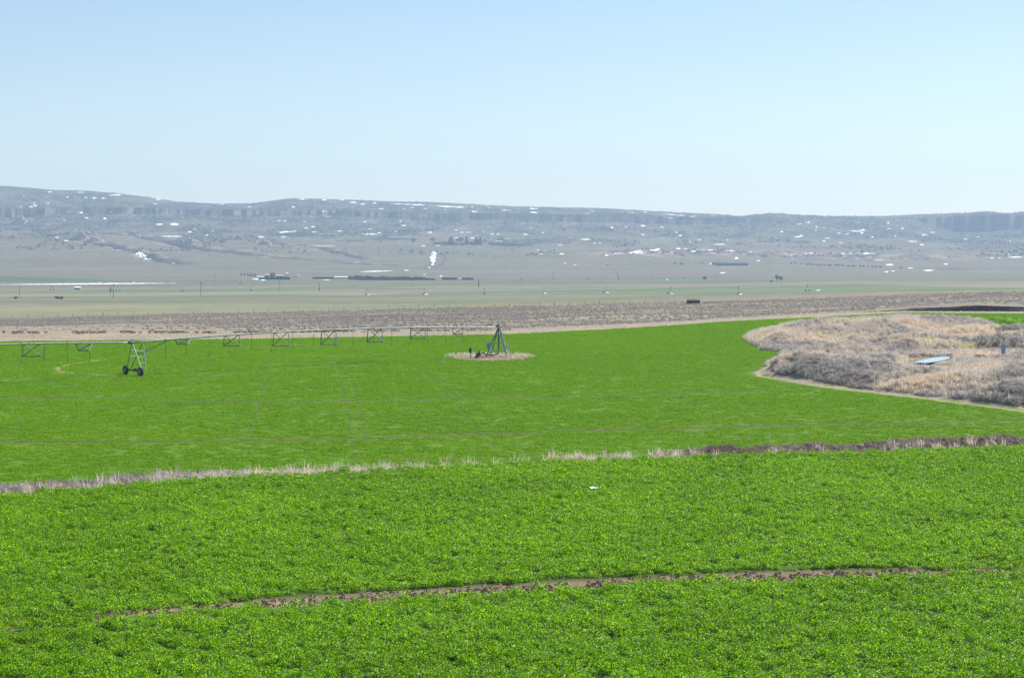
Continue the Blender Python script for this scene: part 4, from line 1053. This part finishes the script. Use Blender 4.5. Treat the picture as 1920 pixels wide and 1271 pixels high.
# ------------------------------------------------------------------ ranch buildings and windbreaks
def bld(name, px0, px1, row, h, depth, lab, cat, wall='wall', roof='roof', ridge=.35, doors=1, wins=2, leanto=False):
    a, b = gp(px0, row), gp(px1, row); w = (b - a).length; c = (a + b) / 2; rz = math.atan2(b.y - a.y, b.x - a.x) * 0
    o = empty(name, (c.x, c.y + depth / 2, min(a.z, b.z))); tag(o, lab, cat)
    hw, hd = w / 2, depth / 2
    if ridge > 0:
        prof = [(-hd, -1), (hd, -1), (hd, h), (0, h + ridge * depth / 2), (-hd, h)]
    else: prof = [(-hd, -1), (hd, -1), (hd, h + .8), (-hd, h)]
    n = len(prof); m = MB(); m.add([(-hw, y_, z_) for y_, z_ in prof] + [(hw, y_, z_) for y_, z_ in prof], [tuple(range(n)), tuple(range(2 * n - 1, n - 1, -1))] + [(k, n + k, n + (k + 1) % n, (k + 1) % n) for k in range(n)])
    m.build("wall", M[wall], o)
    m = MB(); t = .15; e = .4
    if ridge > 0:
        for s in (-1, 1):
            y0, z0, y1, z1 = s * (hd + e), h - ridge * e + .06, 0, h + ridge * hd + .06
            m.add([(x_, y_, z_ + dz) for x_ in (-hw - e, hw + e) for y_, z_ in ((y0, z0), (y1, z1)) for dz in (0, t)], [(0, 1, 3, 2), (4, 6, 7, 5), (0, 4, 5, 1), (2, 3, 7, 6), (1, 5, 7, 3), (0, 2, 6, 4)])
    else:
        m.add([(x_, y_, z_ + dz) for x_ in (-hw - e, hw + e) for y_, z_ in ((-hd - e, h + .03), (hd + e, h + .9)) for dz in (0, t)], [(0, 1, 3, 2), (4, 6, 7, 5), (0, 4, 5, 1), (2, 3, 7, 6), (1, 5, 7, 3), (0, 2, 6, 4)])
    m.build("roof", M[roof], o)
    for k in range(doors):
        x_ = -hw * .4 + k * hw * .8; MB().box(x_ - 1.5, x_ + 1.5, -hd - .05, -hd + .05, 0, min(h * .8, 3)).build("door", M['darkcloth'], o)
    for k in range(wins):
        x_ = -hw * .8 + (k + .5) * hw * 1.6 / max(wins, 1) + 2.2; MB().box(x_ - .6, x_ + .6, -hd - .04, -hd + .04, h * .4, h * .7).build("window", M['glass'], o)
    return o
bld("shed", 482, 493, 521.5, 1.6, 5, "long white low shed at the left end of the ranch yard", "shed", 'white', 'white', .3, 0, 1)
bld("shed", 497, 505, 520.5, 3.6, 8, "grey shed with pale roof between the white shed and the red barn", "shed", 'wall', 'roof', .35)
bld("barn", 506, 515, 521.5, 5.0, 9, "tall dark red barn in the middle of the ranch yard", "barn", 'barn', 'darkcloth', .6, 1, 1)
bld("shed", 517, 531, 520.8, 2.8, 8, "blue grey shed with pale roof right of the red barn", "shed", 'darkcloth', 'roof', .35)
bld("shed", 533, 541, 521.5, 2.0, 7, "small dark lean shed at the right end of the ranch yard", "shed", 'wall', 'darkcloth', .25)
bld("shed", 549, 557, 519.5, 1.7, 6, "blue grey low shed left of the white tank", "shed", 'wall', 'paleblue', .25, 0, 1)
bld("shed", 627, 652, 522.5, 1.8, 8, "long open shed with a shining white roof among the windbreaks", "shed", 'darkcloth', 'white', .25, 2, 3)
bld("shed", 1337, 1364, 496.5, 3.2, 18, "dark angled wing of the long shed on the right slope", "shed", 'darkcloth', 'darkwood', .25, 1, 2)
bld("shed", 1345, 1402, 498, 3.8, 12, "long dark livestock shed on the right slope", "shed", 'darkcloth', 'darkwood', .3, 2, 6)
bld("house", 745, 758, 448.5, 3.5, 10, "low grey blue farm house left of the bare trees on the slope", "house", 'wall', 'wall', .45, 1, 4)
bld("house", 929, 942, 455.5, 3, 10, "low pale roofed house right of the slope conifers", "house", 'wall', 'roof', .4, 1, 3)
bld("hut", 140, 150, 543, 1.6, 4, "small pale blue hut on the field below the snow drift", "hut", 'paleblue', 'white', .5, 1, 1)
q = gp(560.5, 520.5); m = MB(); m.path([(0, 0, 0), (0, 0, 3.6)], 1.1, 16); m.path([(0, 0, 3.6), (0, 0, 4.2)], 1.1, 16, .15); tk = m.build("tank", M['white']); tk.location = q; tag(tk, "upright white tank right of the ranch sheds", "tank")
def windbreak(px0, px1, row, h, lab, mat='darkwood'):
    a, b = gp(px0, row), gp(px1, row); n = max(3, int((b - a).length / 12))
    o = empty("windbreak", a); tag(o, lab, "windbreak")
    m = MB(); pts_ = [a.lerp(b, k / n) - a for k in range(n + 1)]
    for k in range(n):
        p, q_ = pts_[k], pts_[k + 1]; hh = h * random.uniform(.9, 1.08)
        m.add([p + Vector((0, 0, -1)), q_ + Vector((0, 0, -1)), q_ + Vector((0, 0, hh)), p + Vector((0, 0, hh)), p + Vector((0, .3, -1)), q_ + Vector((0, .3, -1)), q_ + Vector((0, .3, hh)), p + Vector((0, .3, hh))],
              [(0, 1, 2, 3), (5, 4, 7, 6), (3, 2, 6, 7), (0, 3, 7, 4), (1, 5, 6, 2)])
    m.build("board_panel", M[mat], o)
    for p in pts_: MB().box(-.15, .15, -.25, -.01, -1, h + .3, 0, p).build("post", M['wood'], o)
windbreak(485, 544, 524.3, 2.9, "dark board windbreak in front of the ranch yard")
windbreak(586, 626, 523, 2.6, "dark windbreak left of the white roofed shed")
windbreak(652, 700, 524.5, 1.9, "dark windbreak right of the white roofed shed")
windbreak(668, 815, 525.3, 2.3, "longest dark windbreak in front of the bare feedlot trees")
windbreak(829, 857, 524.6, 2.8, "short dark windbreak left of the small white trailer")
windbreak(866, 888, 524.8, 2.8, "short dark windbreak right of the small white trailer")
bld("trailer", 861, 865, 525, 2.0, 3, "small white trailer between the two short windbreaks", "trailer", 'white', 'white', .2, 0, 0)
# slatted feed rack by the rangeland
q = gp(1300, 569.5); fr = empty("feed_rack", q); tag(fr, "dark slatted cattle feed rack at the edge of the rangeland", "feed rack")
MB().box(-2.2, 2.2, -.8, .8, .5, 1.15).build("trough", M['darkcloth'], fr)
for s in (-1, 1):
    m = MB(); m.box(-2.2, 2.2, s * .85 - .04, s * .85 + .04, .1, .45); 
    for k in range(8): m.box(-2.15 + k * .6, -2.05 + k * .6, s * .85 - .1, s * .85 - .05, -.1, 1.4 + .4 * random.random())
    m.build("slatted_side", M['darkwood'], fr)

# ------------------------------------------------------------------ trees
con = plant_mat("conifer_leaf", [(0.0, (0.012, 0.03, 0.02)), (1.0, (0.045, 0.08, 0.045))], 0.1, 0.8, 0.1, 0.3)
bare = plant_mat("bare_twigs", [(0.0, (0.06, 0.055, 0.05)), (1.0, (0.16, 0.14, 0.12))], 0.1, 0.8, 0.1, 0.3)
bsh = plant_mat("bush_leaf", [(0.0, (0.02, 0.03, 0.022)), (1.0, (0.06, 0.07, 0.045))], 0.1, 0.8, 0.1, 0.3)
def crown(name, n, fn, size, mat, parent, seed):
    r = np.random.default_rng(seed); c = np.array([fn(r) for _ in range(n)])
    nr = r.normal(0, 1, (n, 3)); nr /= np.linalg.norm(nr, axis=1)[:, None]; t = np.cross(nr, r.normal(0, 1, (n, 3))); t /= np.linalg.norm(t, axis=1)[:, None]; b = np.cross(nr, t)
    s = (size * r.uniform(.5, 1.2, n))[:, None]
    V = np.stack([c - t * s, c - b * s * .5, c + t * s, c + b * s * .5], 1).reshape(-1, 3)
    me = fast_mesh(name, V, np.arange(4 * n).reshape(-1, 4), mat); a = me.attributes.new("leaf", 'FLOAT', 'FACE'); a.data.foreach_set("value", r.uniform(0, 1, n).astype(np.float32))
    o = bpy.data.objects.new(name, me); COL.objects.link(o); o.parent = parent; return o
TS = [0]
def tree(kind, px, row, h, w, lab, group, cat=None):
    TS[0] += 1; sd_ = TS[0]; rr = random.Random(sd_)
    q = gp(px, row); nm_ = {'conifer': 'conifer_tree', 'bare': 'bare_tree', 'bush': 'bush'}[kind]
    o = empty(nm_, q); tag(o, lab, cat or {'conifer': 'conifer', 'bare': 'tree', 'bush': 'bush'}[kind], group)
    if kind == 'conifer':
        MB().path([(0, 0, -.5), (0, 0, h * .9)], w * .05, 6, .04).build("trunk", M['wood'], o)
        def f(r):
            t = r.uniform(0.05, 1) ** 1.25; R = w / 2 * (1 - t) ** .7 * (.8 + .4 * math.sin(t * 22 + sd_)) * r.uniform(.4, 1) ** .5; a = r.uniform(0, 6.283); return (R * math.cos(a), R * math.sin(a), h * t)
        crown("crown", 420, f, max(w * .15, .4), con, o, sd_)
    elif kind == 'bush':
        MB().path([(0, 0, -.3), (0, 0, h * .5)], w * .04, 5, .05).build("trunk", M['wood'], o)
        cs = [(rr.uniform(-.3, .3) * w, rr.uniform(-.3, .3) * w, rr.uniform(.3, .6) * h, rr.uniform(.2, .35) * w) for _ in range(5)]
        def f(r):
            c = cs[r.integers(0, 5)]; v = r.normal(0, 1, 3); v /= np.linalg.norm(v); return (c[0] + v[0] * c[3], c[1] + v[1] * c[3], max(.05, c[2] + v[2] * h * .35))
        crown("crown", 600 if row > 600 else 150, f, .09 if row > 600 else max(w * .12, .25), dkg if row > 600 else bsh, o, sd_)
    else:
        m = MB(); m.path([(0, 0, -.5), (.1, 0, h * .3), (0, .1, h * .6)], w * .035 + .12, 6, .1); m.build("trunk", M['wood'], o)
        m = MB()
        for k in range(34):
            a = rr.uniform(0, 6.283); z0 = h * rr.uniform(.15, .5); R = w / 2 * rr.uniform(.4, 1); z1 = h * rr.uniform(.6, 1) * (1 - .2 * (R / (w / 2)) ** 2)
            p1 = Vector((R * .5 * math.cos(a), R * .5 * math.sin(a), lerp(z0, z1, .55))); p2 = Vector((R * math.cos(a), R * math.sin(a), z1))
            m.path([(0, 0, z0), p1, p2], .10, 4, .03)
            for _ in range(3):
                v = Vector((rr.uniform(-1, 1), rr.uniform(-1, 1), rr.uniform(0, 1))) * w * .16; m.path([p1.lerp(p2, rr.random()), p2 + v], .05, 3, .02)
        m.build("branches", M['wood'], o)
        def f(r):
            a = r.uniform(0, 6.283); e = r.uniform(0, 1) ** .4; ph = r.uniform(-.2, 1.2)
            return (w / 2 * e * math.cos(a) * math.cos(ph), w / 2 * e * math.sin(a) * math.cos(ph), h * (.55 + .45 * e * math.sin(ph)))
        crown("twigs", 420, f, w * .06, bare, o, sd_)
    return o
G1 = "small conifers in the row left of the ranch"
for i, (p, r_, h) in enumerate([(452.5, 516.5, 4.2), (458.5, 517, 4.4), (464.5, 517.5, 5.2), (468, 518, 4.2), (471.5, 518, 5.0), (476, 518, 4.6), (479, 519, 4.4)]):
    tree('conifer', p, r_, h, 2.6, ["leftmost small conifer of the row by the ranch", "second small conifer from the left in the ranch row", "tallest small conifer, third in the ranch row", "fourth small conifer, shorter than its neighbours, in the ranch row",
         "fifth conifer from the left in the ranch row", "sixth conifer from the left in the ranch row", "rightmost small conifer beside the white ranch shed"][i], G1)
G2 = "trees of the farmstead on the slope"
for k, p, r_, h, w, l in [('bare', 775, 457.5, 13, 14, "thin bare tree left of the farmstead road cut"), ('bare', 811, 458, 17, 15, "tall bare tree left of the farmstead conifers"),
        ('conifer', 845.5, 458.5, 17, 19, "broad dome shaped conifer at the left of the farmstead"), ('bare', 862, 458.5, 18, 22, "wide bare crown between the dome conifer and the narrow one"),
        ('conifer', 875, 458.5, 20, 12, "narrow tall dark conifer right of the wide bare tree"), ('bush', 883, 458.5, 8, 9, "low bush between the narrow conifer and the conifer clump"),
        ('conifer', 893, 459, 16, 19, "left conifer of the dark farmstead clump"), ('conifer', 900.5, 459, 20, 14, "tallest conifer in the middle of the farmstead clump"),
        ('bare', 909, 459, 16, 11, "bare tree at the right edge of the conifer clump"), ('bush', 918.5, 459, 9, 10, "rounded bush right of the conifer clump")]:
    tree(k, p, r_, h, w, l, G2)
G3 = "low shrubs in the farmstead hedge line"
hl = [(818, 8), (824, 9), (831, 9), (837, 10), (853, 8), (868, 8), (886, 9), (924, 7), (931, 6), (937, 6), (944, 6), (951, 7), (958, 7), (965, 7), (972, 6), (979, 5)]
for p, h in hl: tree('bush', p, 459.3 + (p - 818) * .011, h * .95, 12.5, "low shrub in the dark hedge line along the slope farmstead", G3)
G4 = "bare trees over the feedlot windbreak"
for p, h, w in [(655 + 5.2 * k + random.Random(k).uniform(-2.5, 2.5), random.Random(k + 50).uniform(3.2, 5.6) * (1 - .012 * k), random.Random(k + 90).uniform(7, 12)) for k in range(27)]:
    tree('bare', p, 523.8, h, w, "bare dark tree in the line behind the longest windbreak", G4)
G5 = "dark bushes in the row across the right slope"
for p, r_, w in [(1484, 495.5, 5), (1491.5, 494.5, 5), (1503.5, 496, 5), (1513, 497, 5), (1518.5, 497, 6), (1525, 497.5, 5), (1532, 498, 5), (1538, 498, 6), (1546, 498.3, 6), (1553, 498.5, 7), (1559, 498.6, 5), (1567, 498.8, 6), (1573, 499, 6), (1580, 499.2, 5),
                 (1590, 500, 6), (1597, 500, 6), (1602, 500, 5), (1613, 500.5, 5), (1619, 500.5, 5), (1628, 501, 4), (1636, 501, 6), (1643, 501.3, 6), (1651, 501.5, 6), (1688, 503.5, 5), (1278, 496, 8), (1265, 495, 6), (1317, 494.5, 4), (1220, 492, 3), (1140, 499, 4)]:
    tree('bush', p, r_, 3.6, w, "dark bush in the broken row across the pale right slope" if 1480 < p < 1660 else {1688: "lone bush right of the broken bush row", 1278: "wider bush left of the long dark shed", 1265: "smaller bush at the left of the wider one by the shed", 1317: "tiny bush just left of the long shed", 1220: "tiny lone bush in the pale middle slope", 1140: "tiny lone bush low on the middle slope"}[int(p)], G5 if 1480 < p < 1660 else None)
tree('bare', 1457, 529, 9, 5, "tall thin bare tree above the pale post", None)
tree('bare', 1464, 529, 7, 6, "spreading bare tree right of the tall thin one", None)
tree('bush', 1446, 529, 2.6, 4, "low scrub bush left of the bare trees", None)
for p, r_, w, l in [(29.5, 560.5, 2.6, "dark pointed bush by the left edge pole"), (107, 560.5, 3, "left of the two dark bushes on the pale field"), (115, 560.8, 3, "right of the two dark bushes on the pale field"),
                    (1321, 524.5, 6, "small dark bush between the far wheel pairs and short pole"), (1870, 649, 3.0, "big dark grey bush in the weedy knoll"), (1903, 651, 2.6, "dark green bush at the right of the big grey bush"),
                    (1840, 648, 3.2, "dark green leafy bush left of the big grey bush"), (1837, 676, 1.6, "small dark bush above the front slope of the knoll"), (1547, 405, 11, "round juniper on the skyline"), (1577, 405.5, 6, "smaller juniper on the skyline"), (735, 393, 12, "dark juniper alone on the upper slope")]:
    dm = 62 if r_ < 600 else 280
    qd = gp(p, r_, dm)
    tree('bush', p, r_, w * .62 if r_ > 600 or w < 5 else w, w, l, None)

# ------------------------------------------------------------------ rock outcrops
def outcrop(px, row, pxw, pxh, lab, seed, spire=False):
    q = gp(px, row); s = q.y / F; w, h = pxw * s * 1.1, pxh * s * 1.35; r = random.Random(seed); m = MB()
    n = 4 if spire else 7
    for k in range(n):
        cx = (k / (n - 1) - .5) * w * .85 + r.uniform(-.05, .05) * w; hh = h * (1 - abs(cx) / w * 1.3) * r.uniform(.7, 1.05); rw = w / n * r.uniform(.6, 1.1)
        ring = []; N8 = 9
        for lev, (t, sc) in enumerate(((-.15, 1.5), (.25, 1.15), (.55, .9), (.85, .75), (1.0, .4))):
            for j in range(N8):
                a = 2 * math.pi * j / N8; rr = rw * sc * r.uniform(.75, 1.2); ring.append((cx + rr * math.cos(a), r.uniform(-.02, .02) * w + rr * math.sin(a), hh * t))
        fs = [(l * N8 + j, l * N8 + (j + 1) % N8, (l + 1) * N8 + (j + 1) % N8, (l + 1) * N8 + j) for l in range(4) for j in range(N8)] + [tuple(range(4 * N8, 5 * N8))]
        m.add(ring, fs)
    o = m.build("rock_outcrop", M['rock']); o.location = q; tag(o, lab, "rock outcrop")
outcrop(37, 419, 20, 15, "tall pointed rock spire below the left cliff band", 3, True)
outcrop(150, 448, 26, 13, "peaked tan butte above the bare clay bank", 5)
outcrop(175, 453, 34, 8, "low pale clay shoulder right of the peaked butte", 6)
outcrop(250, 443, 20, 9, "squat tan rock knob between the two left gullies", 7)
outcrop(356, 456, 26, 9, "pale rock bank along the upper edge of the long gully", 8)
outcrop(496, 459, 22, 8, "cluster of pale boulders at the head of the middle gully", 9)

# ------------------------------------------------------------------ snow
def drift(segs, seed, lift=.5):
    """irregular sheets lying on the land; segs = (px, row, width, height) as seen in the photo"""
    V, Fq = [], []; r = random.Random(seed)
    for px, row, w, h in segs:
        n = max(8, int(w / 1.2)); top, bot = [], []
        for k in range(n + 1):
            t = k / n; x_ = px + (t - .5) * w; e = math.sin(math.pi * min(max(t, .03), .97)) ** .75
            j1, j2 = r.uniform(.25, 1.35), r.uniform(.45, 1.2); sl = (row if not isinstance(row, tuple) else lerp(row[0], row[1], t))
            h_ = h * .95; top.append((x_, sl - h_ / 2 * e * j1)); bot.append((x_, sl + h_ / 2 * e * j2))
        NV = 3; b0 = len(V)
        for k in range(n + 1):
            g0, g1 = gp(bot[k][0], bot[k][1]), gp(top[k][0], top[k][1])
            if g1.y - g0.y > max(80, h * 75) : g1 = Vector((g0.x, g0.y + 30, zf(g0.x, g0.y + 30)))
            for j in range(NV + 1):
                t = j / NV; y_ = lerp(g0.y, g1.y, t); x2 = (bot[k][0] - 960) / F * y_; V.append((x2, y_, zf(x2, y_) + lift * (1 if 0 < j < NV else .6)))
        for k in range(n):
            for j in range(NV):
                a = b0 + k * (NV + 1) + j; Fq.append((a, a + NV + 1, a + NV + 2, a + 1))
    return V, Fq
def snow(name, segs, lab, seed, kind=None, lift=.5):
    V, Fq = drift(segs, seed, lift); m = MB(); m.add(V, Fq); o = m.build(name, M['snow'], smooth=True); tag(o, lab, "snow", kind=kind); return o
snow("snow_drift", [(165, (534, 531), 330, 2.2)], "very long thin snow drift across the left valley floor", 1, lift=.25)
snow("snow_drift", [(813, 476, 11, 11), (811.5, 483, 11, 12), (812, 489, 9, 9), (812.5, 492.3, 4.5, 2.4), (811, 496.2, 6, 4), (805, 501.5, 5, 2.4)], "bright snow filling the chute beside the road cut", 2)
snow("snow_drift", [(262, 476, 16, 6), (268, 480, 14, 6), (277, 485.5, 14, 2.6)], "snow tongue at the head of the left dark gully", 3)
snow("snow_drift", [(765, (382, 385), 70, 2.2), (785, 384.5, 22, 3.4)], "long snow streak just under the middle skyline", 4)
snow("snow_drift", [(843, (386.5, 389), 52, 3.2), (862, 388.5, 16, 4)], "thick snow bar under the skyline right of the longer streak", 5)
snow("snow_drift", [(1192, 474, 28, 6), (1199, 471.5, 16, 5), (1161, 475.5, 20, 3.4), (1138, 479, 8, 3)], "largest white snow patch on the middle badlands", 6)
snow("snow_drift", [(1615, 475.5, 54, 3)], "long flat snow bar on the right badlands", 7)
snow("snow_drift", [(1000, 391.5, 16, 3.5), (1001, 398.5, 15, 3)], "double snow patch near the skyline right of centre", 8)
snow("snow_drift", [(1608, 433.5, 28, 3), (1618, 431, 7, 3)], "bent snow bar on the upper right slope", 9)
snow("snow_drift", [(327, 421, 18, 5), (299, 421, 14, 3.5)], "pair of snow patches on the upper left slope", 10)
snow("snow_drift", [(322, 443.5, 46, 2.6)], "straight snow bar above the long left gully", 11)
snow("snow_drift", [(705, (510, 508), 62, 2.2), (762, 507, 10, 1.6)], "thin snow line above the feedlot", 12)
snow("snow_drift", [(480, 523.5, 16, 2.6), (493, 525.3, 12, 1.8)], "snow strip in front of the white ranch shed", 13, lift=.25)
snow("snow_drift", [(1741, 507.3, 20, 2.8)], "snow bar low on the far right slope", 14)
snow("snow_drift", [(540, 435, 22, 3), (551, 433.5, 10, 3), (528, 436, 12, 2.6), (590, 435, 11, 3)], "broken snow row on the slope above the middle gully", 15)
snow("snow_drift", [(693, 439.2, 30, 2.6), (711, 437, 7, 2.6)], "level snow bar left of the slope farmstead", 16)
snow("snow_drift", [(1098, 449, 22, 2.4)], "short level snow bar right of the slope farmstead", 17)
LST = [(691, 553, 5, 1.2), (799, 552.8, 7, 1.6), (1022, 550.4, 6, 1.5), (1139, 549.4, 6, 1.6), (1260, 551.4, 6, 1.5), (1388, 552.8, 7, 1.6), (1534, 545.2, 8, 1.4), (58, 388, 9, 2), (38, 388, 11, 2), (66, 386, 7, 3), (64, 381, 3, 6), (94, 360, 9, 2.6), (151, 361, 16, 2), (216, 366, 24, 3), (177, 372, 9, 4), (127, 370, 6, 2.4), (161, 371, 8, 2), (193, 372, 9, 2.6), (291, 382.5, 10, 2), (152, 399, 9, 3), (162, 408.7, 8, 3), (122, 413, 9, 2.4),  # first entries are white patches added for the sunlit tops of irrigator towers
       (197, 410, 6, 3), (107, 445.5, 8, 2), (124, 452, 8, 3), (184, 438, 7, 3), (365, 430, 9, 3), (402, 433, 8, 2), (356, 435, 8, 2), (388, 441, 8, 2), (417, 383, 8, 3), (434, 386, 7, 3), (467, 388, 9, 1.6), (297, 374, 10, 2), (45, 367.5, 4, 2), (90, 382, 5, 2), (325, 493.5, 7, 2),
       (567, 374, 15, 2), (608, 375, 9, 2.6), (640, 374.5, 11, 4), (662, 380, 16, 2.4), (702, 381.5, 8, 3), (690, 375.5, 7, 1.6), (550, 388.5, 9, 2.4), (608, 396, 12, 2), (624, 396.5, 9, 2), (680, 383, 9, 2), (715, 391.5, 8, 3), (757, 391, 6, 2), (772, 389.5, 10, 2), (797, 392, 7, 2), (835, 393.5, 4, 2),
       (912, 384.5, 8, 2), (914, 391, 9, 2.4), (934, 384.5, 9, 3), (949, 394.5, 20, 3), (889, 397, 15, 2.4), (886, 388.5, 5, 2), (523, 414, 6, 2), (534, 414.5, 6, 2), (571, 415.5, 5, 2), (684, 416, 7, 2), (750, 415, 7, 1.8), (757, 423, 11, 2.6), (574, 428, 8, 2), (587, 425.5, 9, 2.6), (636, 433.5, 15, 2),
       (694, 430, 6, 2), (740, 434.5, 8, 2), (806, 436, 10, 2.4), (855, 431.5, 7, 2), (866, 436, 8, 2), (879, 436, 9, 2), (923, 439, 7, 2), (934, 439.5, 8, 2), (951, 447, 12, 3), (857, 446.5, 9, 2), (886, 446.5, 9, 3), (532, 444.5, 12, 2), (490, 444.5, 12, 3), (601, 438, 4, 2.4),
       (1111, 396, 8, 3), (1102, 400, 9, 2), (1184, 398.7, 12, 3), (1210, 398, 10, 2), (1252, (402, 403), 30, 2), (1275, 404.5, 18, 2.4), (1299, 406, 12, 2), (1258, 408.5, 8, 2), (1309, 403, 8, 2), (1337, 404.5, 8, 1.8), (1206, 423.5, 9, 3), (1148, 427, 9, 2.4), (1173, 426, 5, 2), (1241, 426, 7, 2),
       (987, 439.6, 12, 2.2), (995, 427, 4, 2), (980, 419, 4, 2), (1018, 437, 5, 1.5), (1206, 440.2, 8, 2), (1269, 436, 8, 2), (1276, 442, 8, 2), (1312, 450, 9, 2), (1350, 458.4, 24, 2), (1294, 453.5, 5, 1.8), (1115, 455.8, 6, 1.5), (1125, 456, 4, 1.5), (1050, 460, 8, 2), (1009, 468.5, 5, 2), (1014, 476, 7, 2), (1054, 476.5, 10, 2.4),
       (1228, 469.5, 22, 3), (1233, 467.5, 9, 3), (1272, 466.5, 9, 3), (1286, 467, 8, 2), (1301, 471.5, 12, 3), (1260, 472.5, 5, 2), (1333, 469, 22, 2.4), (1368, 470.5, 23, 2.6), (1381, 484.5, 8, 4), (1422, 489.3, 7, 2), (1408, 472, 7, 1.6), (1355, 512, 11, 2), (1332, 494.5, 4, 2.4), (1251, 524.4, 4, 1.8), (1060, 494.4, 5, 1.6), (1078, 497, 6, 1.5),
       (1497, 420, 13, 3), (1514, 417.5, 10, 3), (1530, 432, 4, 3), (1466, 434.5, 6, 3), (1496, 444, 14, 2.4), (1503, 442, 6, 2.6), (1531, 426, 4, 2), (1545, 428, 4, 2), (1573, 437.5, 7, 2), (1616, 437.5, 8, 2.4), (1588, 439, 8, 2), (1551, 447, 10, 2), (1545, 452.5, 6, 3), (1665, 418, 5, 3), (1667, 429.5, 8, 3), (1692, 428.5, 7, 2), (1636, 444.5, 5, 3), (1679, 442.5, 3, 4),
       (1733, 441.5, 12, 4), (1711, 452.5, 18, 4), (1728, 459, 8, 3), (1749, 436, 9, 2), (1835, 444, 8, 2.4), (1810, 448.5, 7, 2), (1894, 452.5, 4, 2), (1576, 455.5, 10, 2), (1522, 475, 12, 2.4), (1580, 476.5, 10, 2), (1511, 476, 4, 2), (1890, 476.8, 8, 2), (1904, 482.5, 26, 2.4), (1874, 483.5, 5, 2), (1860, 484, 8, 2), (1668, 496.5, 14, 3.6), (1707, 502.8, 12, 2), (1773, 495.5, 8, 2.4), (1662, 510, 9, 2), (1674, 508.5, 7, 1.6),
       (538, 511.8, 6, 1.6), (796, 515, 5, 2), (827, 518, 7, 2), (794, 461.5, 8, 1.8), (820, 460.5, 10, 1.8), (655, 470, 3, 1.5), (612, 525.5, 14, 1.2)]
rs2 = random.Random(12)
for _ in range(6):
    p = rs2.uniform(-100, 2020); LST.append((p, float(ridge_row(p)) + rs2.uniform(6, 75) ** 1.0, rs2.uniform(2.5, 6), rs2.uniform(1.2, 2.2)))
snow("snow_patches", LST, "small white snow patches sprinkled over the ridge, a few added for bright irrigator tower tops", 99, kind="stuff")
